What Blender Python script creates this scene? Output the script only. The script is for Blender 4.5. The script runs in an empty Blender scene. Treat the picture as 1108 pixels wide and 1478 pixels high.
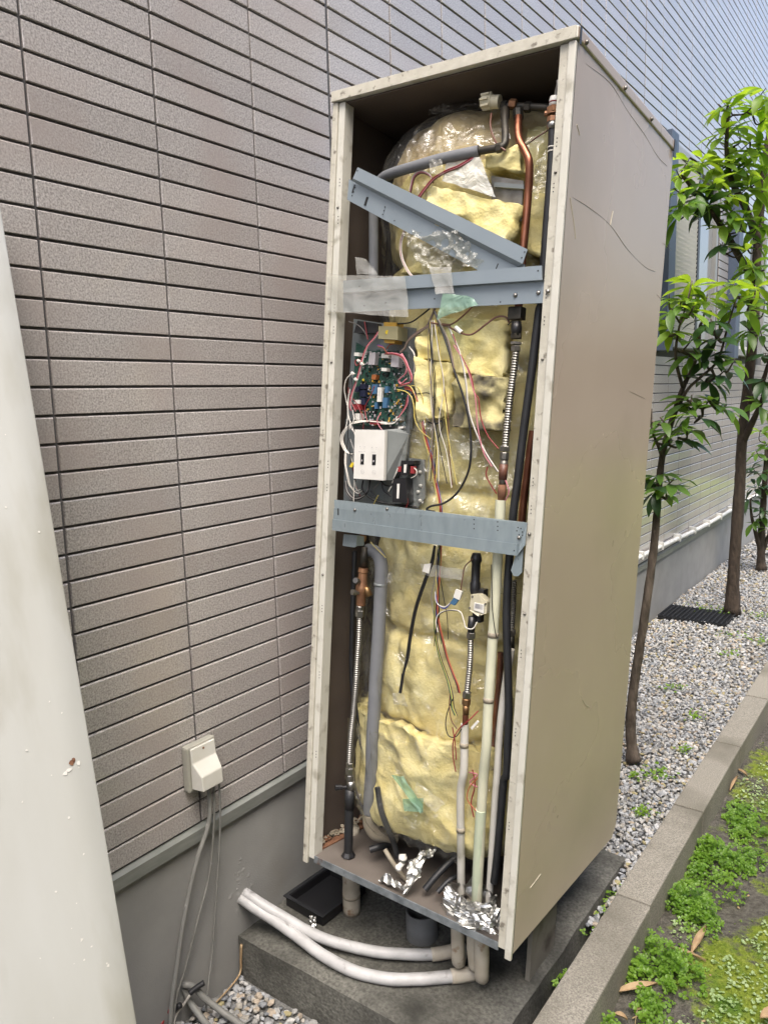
import bpy, bmesh, math, random
import numpy as np
from mathutils import Vector, Matrix, Euler, noise
random.seed(7)
rng = np.random.default_rng(7)
S = bpy.context.scene
COL = S.collection

# ---------------------------------------------------------------- camera
cd = bpy.data.cameras.new('camera')
cam = bpy.data.objects.new('camera', cd); COL.objects.link(cam)
cd.sensor_width = 36.0; cd.lens = 27.015; cd.clip_end = 500; cd.clip_start = 0.02
RGT, UPV, FWD = Vector((0.8087,0.5867,-0.0247)), Vector((-0.0671,0.1352,0.9886)), Vector((-0.5832,0.7985,-0.1486))
cam.matrix_world = Matrix(((RGT.x,UPV.x,-FWD.x,1.535),(RGT.y,UPV.y,-FWD.y,0.0),(RGT.z,UPV.z,-FWD.z,1.525),(0,0,0,1)))
S.camera = cam

# ---------------------------------------------------------------- light
SUN_AZ, SUN_EL = 140.0, 62.0         # azimuth from +Y towards +X, elevation (degrees)
w = bpy.data.worlds.new('World'); S.world = w; w.use_nodes = True
nt = w.node_tree
bg = nt.nodes['Background']
sky = nt.nodes.new('ShaderNodeTexSky'); sky.sky_type = 'NISHITA'; sky.sun_disc = False
sky.sun_elevation = math.radians(SUN_EL); sky.sun_rotation = math.radians(SUN_AZ)
sky.air_density = 1.0; sky.dust_density = 5.0; sky.ozone_density = 0.8
nt.links.new(sky.outputs[0], bg.inputs[0]); bg.inputs[1].default_value = 0.15
sl = bpy.data.lights.new('sun', 'SUN'); sl.energy = 1.3; sl.angle = math.radians(40); sl.color = (1.0, 0.975, 0.93)
so = bpy.data.objects.new('sun', sl); COL.objects.link(so)
sd = Vector((math.sin(math.radians(SUN_AZ))*math.cos(math.radians(SUN_EL)), math.cos(math.radians(SUN_AZ))*math.cos(math.radians(SUN_EL)), math.sin(math.radians(SUN_EL))))
so.rotation_euler = sd.to_track_quat('Z', 'Y').to_euler(); so.location = (4, -4, 9)
S.view_settings.view_transform = 'Standard'; S.view_settings.look = 'None'
S.view_settings.gamma = 1.0; S.view_settings.use_curve_mapping = False
S.view_settings.exposure = 1.28
S.render.engine = 'CYCLES'
S.cycles.use_denoising = True
S.cycles.max_bounces = 8; S.cycles.transparent_max_bounces = 16
S.cycles.caustics_reflective = False; S.cycles.caustics_refractive = False

# ---------------------------------------------------------------- materials
def lin(c):
    return tuple(((v/12.92) if v <= 0.04045 else ((v+0.055)/1.055)**2.4) for v in c)
def mat(name, col, rough=0.5, metal=0.0, col2=None, scale=12.0, bump=0.0, bscale=150.0, spec=0.5, coat=0.0,
        rand=0.0, col3=None, scale3=3.0, lo3=0.55, hi3=0.7, attr=None, stretch=None, det=4.0, bdist=0.002, rvar=0.0):
    """Principled material; col/col2 mixed by noise, col3 as stains, rand = brightness change from object to object."""
    m = bpy.data.materials.new(name); m.use_nodes = True
    t = m.node_tree; N = t.nodes; L = t.links
    p = N['Principled BSDF']
    p.inputs['Roughness'].default_value = rough; p.inputs['Metallic'].default_value = metal
    p.inputs['Specular IOR Level'].default_value = spec
    p.inputs['Coat Weight'].default_value = coat
    p.inputs['Coat Roughness'].default_value = 0.12
    g = N.new('ShaderNodeNewGeometry'); pos = g.outputs['Position']
    if stretch:
        mp = N.new('ShaderNodeMapping'); mp.inputs['Scale'].default_value = stretch
        L.new(pos, mp.inputs['Vector']); pos = mp.outputs[0]
    def nz(sc, d=det):
        n = N.new('ShaderNodeTexNoise'); n.inputs['Scale'].default_value = sc; n.inputs['Detail'].default_value = d
        L.new(pos, n.inputs['Vector']); return n.outputs['Fac']
    def ramp(src, a, b):
        r = N.new('ShaderNodeMapRange'); r.inputs[1].default_value = a; r.inputs[2].default_value = b
        L.new(src, r.inputs[0]); return r.outputs[0]
    def mix(f, a, b, mode='MIX'):
        x = N.new('ShaderNodeMix'); x.data_type = 'RGBA'; x.blend_type = mode
        if isinstance(f, (int, float)): x.inputs[0].default_value = f
        else: L.new(f, x.inputs[0])
        for i, v in ((6, a), (7, b)):
            if isinstance(v, tuple): x.inputs[i].default_value = (*v, 1)
            else: L.new(v, x.inputs[i])
        return x.outputs[2]
    c = tuple(col)
    if attr:
        at = N.new('ShaderNodeAttribute'); at.attribute_name = attr; c = at.outputs['Color']
    if col2 is not None: c = mix(ramp(nz(scale), 0.32, 0.68), c, tuple(col2))
    if col3 is not None: c = mix(ramp(nz(scale3), lo3, hi3), c, tuple(col3))
    if rand:
        oi = N.new('ShaderNodeObjectInfo')
        hs = N.new('ShaderNodeHueSaturation')
        r = N.new('ShaderNodeMapRange'); r.inputs[3].default_value = 1-rand; r.inputs[4].default_value = 1+rand
        L.new(oi.outputs['Random'], r.inputs[0]); L.new(r.outputs[0], hs.inputs['Value'])
        if isinstance(c, tuple): hs.inputs['Color'].default_value = (*c, 1)
        else: L.new(c, hs.inputs['Color'])
        c = hs.outputs[0]
    if isinstance(c, tuple): p.inputs['Base Color'].default_value = (*c, 1)
    else: L.new(c, p.inputs['Base Color'])
    if rvar:
        r = N.new('ShaderNodeMapRange'); r.inputs[3].default_value = max(0.02, rough-rvar); r.inputs[4].default_value = min(1, rough+rvar)
        L.new(ramp(nz(scale*0.7), 0.3, 0.7), r.inputs[0]); L.new(r.outputs[0], p.inputs['Roughness'])
    if bump:
        b = N.new('ShaderNodeBump'); b.inputs['Strength'].default_value = bump; b.inputs['Distance'].default_value = bdist
        L.new(nz(bscale, 5), b.inputs['Height']); L.new(b.outputs[0], p.inputs['Normal'])
    return m
def film_mat(name, tint=(0.95,0.95,0.9), cloud=0.12, bscale=60.0, bstr=0.8, gl=0.16):
    """Thin clear plastic sheet: mostly transparent, a little milky, with crinkled highlights."""
    m = bpy.data.materials.new(name); m.use_nodes = True
    t = m.node_tree; N = t.nodes; L = t.links; N.remove(N['Principled BSDF'])
    out = N['Material Output']
    g = N.new('ShaderNodeNewGeometry')
    n = N.new('ShaderNodeTexNoise'); n.inputs['Scale'].default_value = bscale; n.inputs['Detail'].default_value = 3; n.inputs['Distortion'].default_value = 1.2
    L.new(g.outputs['Position'], n.inputs['Vector'])
    b = N.new('ShaderNodeBump'); b.inputs['Strength'].default_value = bstr; b.inputs['Distance'].default_value = 0.022
    L.new(n.outputs['Fac'], b.inputs['Height'])
    tr = N.new('ShaderNodeBsdfTransparent'); tr.inputs[0].default_value = (*tint, 1)
    df = N.new('ShaderNodeBsdfDiffuse'); df.inputs[0].default_value = (tint[0]*0.8, tint[1]*0.8, tint[2]*0.78, 1); L.new(b.outputs[0], df.inputs['Normal'])
    go = N.new('ShaderNodeBsdfGlossy'); go.inputs['Roughness'].default_value = 0.1; L.new(b.outputs[0], go.inputs['Normal'])
    m1 = N.new('ShaderNodeMixShader'); m1.inputs[0].default_value = cloud
    L.new(tr.outputs[0], m1.inputs[1]); L.new(df.outputs[0], m1.inputs[2])
    fr = N.new('ShaderNodeFresnel'); fr.inputs[0].default_value = 1.5; L.new(b.outputs[0], fr.inputs['Normal'])
    ad = N.new('ShaderNodeMath'); ad.operation = 'MULTIPLY_ADD'; ad.inputs[1].default_value = 0.6; ad.inputs[2].default_value = gl*0.25
    L.new(fr.outputs[0], ad.inputs[0])
    cl = N.new('ShaderNodeClamp'); cl.inputs[2].default_value = 0.25; L.new(ad.outputs[0], cl.inputs[0])
    m2 = N.new('ShaderNodeMixShader'); L.new(cl.outputs[0], m2.inputs[0])
    L.new(m1.outputs[0], m2.inputs[1]); L.new(go.outputs[0], m2.inputs[2])
    L.new(m2.outputs[0], out.inputs[0])
    return m
def leaf_mat(name, col, col2, trans):
    m = mat(name, col, 0.38, col2=col2, scale=9, rand=0.22, bump=0.15, bscale=120, spec=0.45)
    t = m.node_tree; N = t.nodes; L = t.links; p = N['Principled BSDF']; out = N['Material Output']
    tl = N.new('ShaderNodeBsdfTranslucent')
    src = p.inputs['Base Color'].links[0].from_socket
    x = N.new('ShaderNodeMix'); x.data_type = 'RGBA'; x.blend_type = 'MULTIPLY'; x.inputs[0].default_value = 1
    x.inputs[7].default_value = (2.6, 2.3, 0.8, 1); L.new(src, x.inputs[6]); L.new(x.outputs[2], tl.inputs[0])
    ms = N.new('ShaderNodeMixShader'); ms.inputs[0].default_value = trans
    L.new(p.outputs[0], ms.inputs[1]); L.new(tl.outputs[0], ms.inputs[2]); L.new(ms.outputs[0], out.inputs[0])
    return m

MT = {}
MT['tile'] = mat('tile_glaze', (0.53,0.50,0.48), 0.3, col2=(0.24,0.224,0.214), scale=230, bump=0.3, bscale=260, coat=1.0, rand=0.09, col3=(0.37,0.325,0.305), scale3=4, lo3=0.48, hi3=0.8, spec=0.8, det=3)
MT['mortar'] = mat('joint_mortar', (0.085,0.082,0.085), 0.9, col2=(0.11,0.106,0.11), scale=60, bump=0.3)
MT['sealant'] = mat('grey_sealant', (0.085,0.088,0.095), 0.7, col2=(0.06,0.06,0.065), scale=40)
MT['plinth'] = mat('plinth_render', (0.31,0.31,0.297), 0.85, col2=(0.265,0.265,0.255), scale=7, bump=0.35, bscale=260, col3=(0.23,0.222,0.2), scale3=3.2, lo3=0.58, hi3=0.8)
MT['flash'] = mat('flashing', (0.22,0.235,0.215), 0.5, metal=0.3, col2=(0.28,0.29,0.27), scale=14, stretch=(1,1,6))
MT['concrete'] = mat('pad_concrete', (0.17,0.167,0.147), 0.85, col2=(0.075,0.074,0.064), scale=120, bump=0.7, bscale=110, col3=(0.03,0.03,0.025), scale3=4.5, lo3=0.44, hi3=0.66, bdist=0.004)
MT['kerb'] = mat('kerb_granite_concrete', (0.38,0.355,0.3), 0.9, col2=(0.17,0.16,0.135), scale=260, bump=0.6, bscale=220, rand=0.08, col3=(0.14,0.13,0.1), scale3=4, lo3=0.46, hi3=0.76, det=3)
MT['soil'] = mat('dark_soil', (0.05,0.042,0.032), 0.95, col2=(0.03,0.027,0.022), scale=30, bump=0.9, bscale=90, bdist=0.006)
MT['pebble'] = mat('pebble', (0.3,0.3,0.3), 0.75, attr='col', col2=None, bump=0.25, bscale=200)
MT['paint_side'] = mat('panel_paint', (0.48,0.395,0.32), 0.27, col2=(0.455,0.37,0.297), scale=2.5, bump=0.25, bscale=5, bdist=0.006, coat=0.0, col3=(0.36,0.3,0.235), scale3=1.6, lo3=0.56, hi3=0.8, spec=0.5, rvar=0.06)  # same beige as the edges, darkened in the colour for the shaded side
MT['paint_edge'] = mat('edge_paint', (0.56,0.55,0.485), 0.45, col2=(0.61,0.60,0.54), scale=18, col3=(0.38,0.36,0.3), scale3=26, lo3=0.56, hi3=0.72)
MT['paint_dirty'] = mat('edge_paint_gasket_residue', (0.55,0.53,0.455), 0.6, col2=(0.46,0.44,0.37), scale=40, col3=(0.2,0.18,0.145), scale3=55, lo3=0.6, hi3=0.7, bump=0.4, bscale=160, det=6)
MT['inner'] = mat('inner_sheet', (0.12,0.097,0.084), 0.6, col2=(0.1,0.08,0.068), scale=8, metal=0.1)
MT['floorpan'] = mat('floor_pan_sheet', (0.2,0.175,0.155), 0.55, col2=(0.14,0.12,0.105), scale=9, metal=0.25, col3=(0.1,0.05,0.03), scale3=9, lo3=0.62, hi3=0.75)
MT['lip'] = mat('galvanised_lip', (0.3,0.33,0.35), 0.5, metal=0.5, col2=(0.16,0.18,0.195), scale=45, col3=(0.14,0.07,0.04), scale3=14, lo3=0.62, hi3=0.7)
MT['bar'] = mat('grey_blue_steel', (0.245,0.295,0.335), 0.42, metal=0.25, col2=(0.275,0.325,0.365), scale=9, rvar=0.08, bump=0.04, bscale=300)
MT['bar_zinc'] = mat('zinc_steel', (0.27,0.33,0.36), 0.36, metal=0.45, col2=(0.32,0.38,0.41), scale=22, rvar=0.1, stretch=(3,3,1))
MT['steel'] = mat('bright_steel', (0.34,0.33,0.31), 0.36, metal=1.0, col2=(0.27,0.26,0.245), scale=50)
MT['steel_dull'] = mat('dull_steel', (0.28,0.27,0.25), 0.45, metal=0.85, col2=(0.16,0.15,0.135), scale=40)
MT['brass'] = mat('old_brass', (0.33,0.2,0.09), 0.42, metal=0.85, col2=(0.2,0.115,0.06), scale=40)
MT['bronze'] = mat('tan_bronze', (0.36,0.19,0.1), 0.5, metal=0.6, col2=(0.24,0.12,0.07), scale=35)
MT['dark_brass'] = mat('tarnished_brass', (0.085,0.075,0.06), 0.5, metal=0.7, col2=(0.04,0.04,0.036), scale=40)
MT['copper'] = mat('copper', (0.36,0.15,0.09), 0.36, metal=0.9, col2=(0.24,0.095,0.06), scale=25)
MT['rust'] = mat('rust', (0.13,0.055,0.03), 0.85, col2=(0.22,0.11,0.06), scale=60, bump=0.4)
MT['foam_grey'] = mat('grey_foam', (0.15,0.157,0.17), 0.7, col2=(0.175,0.183,0.195), scale=25, bump=0.15, bscale=120)
MT['wrap_white'] = mat('white_pipe_wrap', (0.6,0.58,0.53), 0.5, col2=(0.52,0.5,0.44), scale=20, bump=0.25, bscale=45, col3=(0.4,0.38,0.33), scale3=16, lo3=0.62, hi3=0.8, bdist=0.003)
MT['wrap_cream'] = mat('cream_pipe_wrap', (0.64,0.635,0.48), 0.5, col2=(0.55,0.555,0.42), scale=16, bump=0.2, bscale=50)
MT['wrap_green'] = mat('pale_green_wrap', (0.5,0.58,0.42), 0.5, col2=(0.6,0.63,0.48), scale=16, bump=0.2, bscale=50)
MT['wrap_dirty'] = mat('weathered_pipe_wrap', (0.50,0.50,0.50), 0.5, col2=(0.38,0.38,0.38), scale=22, bump=0.3, bscale=55, col3=(0.22,0.21,0.2), scale3=30, lo3=0.62, hi3=0.75, bdist=0.003)
MT['wrap_tan'] = mat('tan_pipe_tape', (0.36,0.32,0.25), 0.6, col2=(0.28,0.24,0.18), scale=25, bump=0.3, bscale=60)
MT['black'] = mat('black_rubber', (0.012,0.013,0.015), 0.5, col2=(0.02,0.021,0.024), scale=30)
MT['blackp'] = mat('black_plastic', (0.015,0.015,0.017), 0.35)
MT['white'] = mat('white_plastic', (0.72,0.71,0.67), 0.4, col2=(0.66,0.645,0.6), scale=25)
MT['cream'] = mat('cream_plastic', (0.6,0.56,0.42), 0.45, col2=(0.52,0.48,0.35), scale=25)
MT['pcb'] = mat('circuit_board', (0.012,0.052,0.042), 0.4, col2=(0.02,0.075,0.055), scale=160, col3=(0.18,0.2,0.17), scale3=260, lo3=0.66, hi3=0.7, det=1)
MT['plate'] = mat('grey_plate', (0.17,0.19,0.195), 0.45, metal=0.3, col2=(0.2,0.22,0.225), scale=15)
MT['cover'] = mat('clear_cover', (0.22,0.235,0.23), 0.2, col2=(0.19,0.205,0.2), scale=20)
MT['blue_chip'] = mat('blue_component', (0.05,0.13,0.24), 0.4)
MT['navy'] = mat('navy_relay', (0.012,0.016,0.04), 0.4)
MT['heat_sink'] = mat('pale_heat_sink', (0.42,0.4,0.42), 0.5)
MT['orange'] = mat('orange_component', (0.3,0.1,0.03), 0.5)
MT['yellow'] = mat('yellow_plastic', (0.65,0.5,0.04), 0.4)
MT['trafo'] = mat('transformer_case', (0.35,0.32,0.19), 0.5, metal=0.3)
MT['trafo_tape'] = mat('transformer_tape', (0.5,0.3,0.05), 0.5)
MT['print'] = mat('grey_print', (0.28,0.28,0.3), 0.6)
for n, c in dict(wire_red=(0.26,0.03,0.035), wire_pink=(0.55,0.2,0.24), wire_white=(0.66,0.63,0.57), wire_black=(0.012,0.012,0.013), wire_brown=(0.13,0.055,0.035),
                 wire_grey=(0.2,0.19,0.18), wire_blue=(0.04,0.06,0.26), wire_violet=(0.12,0.06,0.26), wire_yellow=(0.55,0.45,0.12), wire_orange=(0.36,0.1,0.04),
                 wire_green=(0.1,0.2,0.06), wire_taupe=(0.2,0.155,0.125)).items():
    MT[n] = mat(n, c, 0.42)
MT['wool'] = mat('glass_wool', (0.71,0.605,0.26), 0.95, col2=(0.78,0.71,0.4), scale=20, bump=0.4, bscale=150, col3=(0.57,0.45,0.16), scale3=10, lo3=0.5, hi3=0.78, bdist=0.006, spec=0.1, det=9)
MT['wool_bright'] = mat('clean_glass_wool', (0.7,0.6,0.25), 0.95, col2=(0.79,0.72,0.4), scale=20, bump=0.4, bscale=150, col3=(0.55,0.44,0.17), scale3=12, lo3=0.54, hi3=0.85, bdist=0.006, spec=0.1, det=9)
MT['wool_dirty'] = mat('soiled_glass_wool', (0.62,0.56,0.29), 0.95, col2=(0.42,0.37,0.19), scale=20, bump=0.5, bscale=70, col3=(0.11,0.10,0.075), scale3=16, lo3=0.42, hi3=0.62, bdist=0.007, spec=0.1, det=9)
MT['wool_top'] = mat('brown_stained_wool', (0.58,0.47,0.25), 0.8, col2=(0.42,0.31,0.16), scale=10, bump=0.4, bscale=70, bdist=0.006, spec=0.2, det=9)  # brown stain, with shade at the tank top mixed into the colour
MT['film'] = film_mat('clear_film', (0.99,0.99,0.97), 0.04, 14, 1.0, 0.14)
MT['film_heavy'] = film_mat('crumpled_film', (0.97,0.96,0.9), 0.2, 45, 0.7, 0.2)
MT['film_white'] = film_mat('milky_sheet', (0.9,0.9,0.86), 0.72, 30, 0.4, 0.2)
MT['tape'] = film_mat('clear_tape', (0.94,0.94,0.9), 0.3, 18, 0.3, 0.3)
MT['tape_green'] = film_mat('green_tape', (0.55,0.82,0.66), 0.38, 30, 0.4, 0.2)
MT['foil'] = mat('aluminium_foil', (0.58,0.58,0.56), 0.38, metal=1.0, col2=(0.5,0.5,0.49), scale=40, bump=0.8, bscale=90)
MT['pvc'] = mat('grey_pvc', (0.2,0.21,0.215), 0.5, col2=(0.16,0.165,0.17), scale=20)
MT['panel_fg'] = mat('pale_panel_paint', (0.50,0.51,0.49), 0.42, col2=(0.455,0.46,0.43), scale=4, col3=(0.35,0.34,0.285), scale3=5, lo3=0.5, hi3=0.8, stretch=(2.2,2.2,0.35), bump=0.06, bscale=14, bdist=0.01)
MT['bark'] = mat('bark', (0.075,0.055,0.04), 0.9, col2=(0.04,0.03,0.023), scale=45, bump=1.0, bscale=60, stretch=(1,1,0.35), bdist=0.012)
MT['bark_pale'] = mat('bark_pale', (0.15,0.12,0.095), 0.9, col2=(0.06,0.047,0.036), scale=40, bump=1.0, bscale=60, stretch=(1,1,0.35), bdist=0.01)
MT['leaf_old'] = leaf_mat('leaf_mature', (0.065,0.14,0.024), (0.105,0.2,0.035), 0.42)
MT['leaf_young'] = leaf_mat('leaf_young', (0.14,0.25,0.032), (0.19,0.30,0.05), 0.45)
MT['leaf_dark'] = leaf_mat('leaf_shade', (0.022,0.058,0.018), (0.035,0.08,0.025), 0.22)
MT['clover'] = leaf_mat('ground_leaf', (0.2,0.34,0.045), (0.13,0.25,0.032), 0.42)
MT['lichen'] = leaf_mat('pale_liverwort', (0.42,0.52,0.3), (0.3,0.42,0.18), 0.25)
MT['dry_leaf'] = mat('dry_leaf', (0.42,0.31,0.18), 0.7, col2=(0.33,0.22,0.12), scale=30, bump=0.3, bscale=80)
MT['win_frame'] = mat('grey_window_frame', (0.33,0.33,0.32), 0.4, metal=0.3)
MT['win_blue'] = mat('blue_grey_shutter', (0.075,0.1,0.15), 0.45, col2=(0.065,0.088,0.13), scale=6)
MT['win_dark'] = mat('dark_frame', (0.03,0.032,0.036), 0.4)
MT['glass'] = mat('window_glass', (0.25,0.26,0.27), 0.04, spec=0.8, coat=0.5)
MT['blind'] = mat('blind_slat', (0.62,0.6,0.56), 0.5)  # pale tone of siding mirrored in the panes
MT['conduit'] = mat('white_conduit', (0.7,0.7,0.68), 0.45, col2=(0.55,0.55,0.52), scale=20)
MT['cable_grey'] = mat('grey_cable', (0.23,0.23,0.215), 0.55, col2=(0.19,0.19,0.175), scale=25, col3=(0.4,0.4,0.38), scale3=30, lo3=0.66, hi3=0.72)
MT['outlet'] = mat('outlet_plastic', (0.62,0.615,0.57), 0.45, col2=(0.57,0.56,0.5), scale=22)
MT['outlet_base'] = mat('outlet_base_plastic', (0.33,0.325,0.28), 0.5)
MT['siding'] = mat('beige_siding', (0.34,0.30,0.25), 0.8, col2=(0.31,0.27,0.225), scale=3)
MT['scratch'] = mat('dark_scuff', (0.31,0.25,0.19), 0.6)
MT['scratch_pale'] = mat('pale_scratch', (0.58,0.54,0.42), 0.6)
MT['leg'] = mat('weathered_leg', (0.17,0.16,0.135), 0.8, col2=(0.12,0.112,0.095), scale=12, col3=(0.06,0.05,0.04), scale3=9, lo3=0.55, hi3=0.7)
MT['steel_flex'] = mat('ribbed_steel', (0.26,0.255,0.24), 0.45, metal=0.9, col2=(0.2,0.195,0.18), scale=40)
MT['gravel_fill'] = mat('gravel_fines', (0.2,0.2,0.195), 0.95, col2=(0.1,0.1,0.095), scale=120, bump=1.0, bscale=140, bdist=0.006)

# ---------------------------------------------------------------- helpers
def ob(name, me, parent=None, label=None, cat=None, group=None, kind=None, loc=None):
    o = bpy.data.objects.new(name, me); COL.objects.link(o)
    if parent is not None: o.parent = parent
    if loc is not None: o.location = loc
    if label: o['label'] = label
    if cat: o['category'] = cat
    if group: o['group'] = group
    if kind: o['kind'] = kind
    return o
def thing(name, label, cat, loc=(0,0,0), group=None):
    return ob(name, None, None, label, cat, group, None, loc)
def mesh(name, verts, faces, m, smooth=False):
    me = bpy.data.meshes.new(name); me.from_pydata([tuple(v) for v in verts], [], faces); me.update()
    for x in (m if isinstance(m, (list, tuple)) else [m]): me.materials.append(MT[x])
    if smooth: me.polygons.foreach_set('use_smooth', [True]*len(me.polygons))
    return me
class MB:
    """collects geometry for one mesh object"""
    def __init__(s): s.v = []; s.f = []; s.mi = []
    def add(s, v, f, mi=0):
        n = len(s.v); s.v += [tuple(p) for p in v]; s.f += [tuple(i+n for i in q) for q in f]; s.mi += [mi]*len(f); return s
    def box(s, a, b, mi=0, bev=0.0):
        (x0,y0,z0),(x1,y1,z1) = a, b
        if bev <= 0:
            v = [(x0,y0,z0),(x1,y0,z0),(x1,y1,z0),(x0,y1,z0),(x0,y0,z1),(x1,y0,z1),(x1,y1,z1),(x0,y1,z1)]
            return s.add(v, [(0,3,2,1),(4,5,6,7),(0,1,5,4),(1,2,6,5),(2,3,7,6),(3,0,4,7)], mi)
        bm = bmesh.new(); bmesh.ops.create_cube(bm, size=1)
        for q in bm.verts: q.co = Vector(((x0+x1)/2+q.co.x*(x1-x0), (y0+y1)/2+q.co.y*(y1-y0), (z0+z1)/2+q.co.z*(z1-z0)))
        bmesh.ops.bevel(bm, geom=bm.edges[:], offset=bev, segments=2, affect='EDGES', profile=0.6)
        bm.verts.index_update(); s.add([q.co[:] for q in bm.verts], [[q.index for q in f.verts] for f in bm.faces], mi); bm.free(); return s
    def slab(s, poly, t, mi=0, d=(0,1,0)):
        """polygon pushed back by t along d (front face keeps its outline)"""
        n = len(poly); d = Vector(d)*t
        v = [Vector(p) for p in poly] + [Vector(p)+d for p in poly]
        f = [tuple(range(n)), tuple(reversed(range(n, 2*n)))] + [(i, n+i, n+(i+1)%n, (i+1)%n) for i in range(n)]
        return s.add(v, f, mi)
    def tube(s, pts, r, seg=10, mi=0, cap=True, sub=6, corr=0.0, pitch=0.006, wob=0.0):
        P = spline(pts, sub) if sub > 1 else [Vector(p) for p in pts]
        R = r if callable(r) else (lambda t: r)
        if corr:                                  # corrugated: resample finely
            L = [0.0]
            for a, b in zip(P, P[1:]): L.append(L[-1]+(b-a).length)
            n = int(L[-1]/pitch*4); Q = []; k = 0
            for i in range(n+1):
                d = L[-1]*i/n
                while k < len(L)-2 and L[k+1] < d: k += 1
                Q.append(P[k].lerp(P[k+1], (d-L[k])/max(1e-9, L[k+1]-L[k])))
            P = Q
        n = len(P); v = []; up = None
        for i, p in enumerate(P):
            t = (P[min(i+1,n-1)]-P[max(i-1,0)]).normalized()
            if up is None: up = t.orthogonal().normalized()
            up = (up - t*up.dot(t)).normalized(); side = t.cross(up)
            rr = R(i/max(1,n-1)) if not corr else r*(1+corr*(1,0,-1,0)[i%4])
            for k in range(seg):
                a = 2*math.pi*k/seg
                q = rr*(1+ (wob*noise.noise(p*30+Vector((k*1.3,0,0))) if wob else 0))
                v.append(p + (up*math.cos(a)+side*math.sin(a))*q)
        f = [(i*seg+k, i*seg+(k+1)%seg, (i+1)*seg+(k+1)%seg, (i+1)*seg+k) for i in range(n-1) for k in range(seg)]
        if cap: f += [tuple(reversed(range(seg))), tuple(range((n-1)*seg, n*seg))]
        return s.add(v, f, mi)
    def lathe(s, prof, a, b, seg=16, mi=0):
        """profile [(t, r)] along the axis a->b"""
        a, b = Vector(a), Vector(b); t = (b-a); up = t.normalized().orthogonal().normalized(); sd = t.normalized().cross(up)
        v = []
        for (h, r) in prof:
            for k in range(seg):
                an = 2*math.pi*k/seg; v.append(a+t*h+(up*math.cos(an)+sd*math.sin(an))*r)
        n = len(prof)
        f = [(i*seg+k, i*seg+(k+1)%seg, (i+1)*seg+(k+1)%seg, (i+1)*seg+k) for i in range(n-1) for k in range(seg)]
        f += [tuple(reversed(range(seg))), tuple(range((n-1)*seg, n*seg))]
        return s.add(v, f, mi)
    def obj(s, name, m, parent=None, smooth=False, ang=None, **kw):
        me = mesh(name, s.v, s.f, m, smooth)
        if any(s.mi): me.polygons.foreach_set('material_index', s.mi)
        if smooth and ang is not None:
            try: me.set_sharp_from_angle(angle=math.radians(ang))
            except Exception: pass
        return ob(name, me, parent, **kw)
def spline(pts, sub=6):
    P = [Vector(p) for p in pts]
    if len(P) < 3:
        return [P[0].lerp(P[-1], i/sub) for i in range(sub+1)]
    Q = []
    for i in range(len(P)-1):
        p0 = P[i-1] if i else P[0]*2-P[1]
        p1, p2 = P[i], P[i+1]
        p3 = P[i+2] if i+2 < len(P) else p2*2-p1
        for k in range(sub):
            t = k/sub; Q.append(0.5*((2*p1)+(p2-p0)*t+(2*p0-5*p1+4*p2-p3)*t*t+(3*p1-p0-3*p2+p3)*t*t*t))
    Q.append(P[-1]); return Q
def crumple(quad, n, amp, freq, seed, d=(0,-1,0), edge=0.0, thick=0.0, m2=None):
    """wrinkled sheet spanned by four corners (tl, tr, br, bl)"""
    tl, tr, br, bl = [Vector(p) for p in quad]; dn = Vector(d); V = []; 
    mm = m2 or n
    for j in range(mm+1):
        for i in range(n+1):
            a, b = i/n, j/mm
            p = tl.lerp(tr, a).lerp(bl.lerp(br, a), b)
            s = Vector((p.x*freq+seed, p.y*freq, p.z*freq))
            k = 1-abs(noise.noise(s))*2.2 + 0.6*noise.noise(s*2.7)
            p = p + dn*amp*k
            if edge and (i in (0, n) or j in (0, mm)): p = p + Vector((noise.noise(s*3+Vector((9,0,0))), 0, noise.noise(s*3+Vector((0,9,0)))))*edge
            V.append(p)
    F = [(j*(n+1)+i, (j+1)*(n+1)+i, (j+1)*(n+1)+i+1, j*(n+1)+i+1) for j in range(mm) for i in range(n)]
    if thick:
        N = len(V); V = V + [p - dn*thick for p in V]
        F = F + [tuple(reversed([q+N for q in f])) for f in F]
        rim = [i for i in range(n+1)] + [(j+1)*(n+1)-1 for j in range(1, mm+1)] + [mm*(n+1)+i for i in range(n-1, -1, -1)] + [j*(n+1) for j in range(mm-1, 0, -1)]
        F += [(rim[k], rim[(k+1)%len(rim)], rim[(k+1)%len(rim)]+N, rim[k]+N) for k in range(len(rim))]
    return V, F
def sheet(name, quad, n, amp, freq, seed, m, parent=None, smooth=True, **kw):
    geo = {k: kw.pop(k) for k in ('d','edge','thick','m2') if k in kw}
    V, F = crumple(quad, n, amp, freq, seed, **geo)
    return ob(name, mesh(name, V, F, m, smooth), parent, **kw)

# ---------------------------------------------------------------- ground and pad
def grid_mesh(name, x0, x1, y0, y1, nx, ny, zf, m):
    V = [(x0+(x1-x0)*i/nx, y0+(y1-y0)*j/ny, 0) for j in range(ny+1) for i in range(nx+1)]
    V = [(x, y, zf(x, y)) for x, y, _ in V]
    F = [(j*(nx+1)+i, j*(nx+1)+i+1, (j+1)*(nx+1)+i+1, (j+1)*(nx+1)+i) for j in range(ny) for i in range(nx)]
    return mesh(name, V, F, m, True)
ob('ground', mesh('ground', [(-40,-60,-0.2),(90,-60,-0.2),(90,120,-0.2),(-40,120,-0.2)], [(0,1,2,3)], 'soil'), kind='structure')
def gz(x, y):      # gravel bed height
    if y < 1.4: return -0.105 + 0.008*noise.noise(Vector((x*5, y*5, 0)))
    return -0.022 + 0.03*min(1, max(0, (x-0.05)/0.75))*0.8 + 0.012*noise.noise(Vector((x*3, y*3, 1)))
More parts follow.
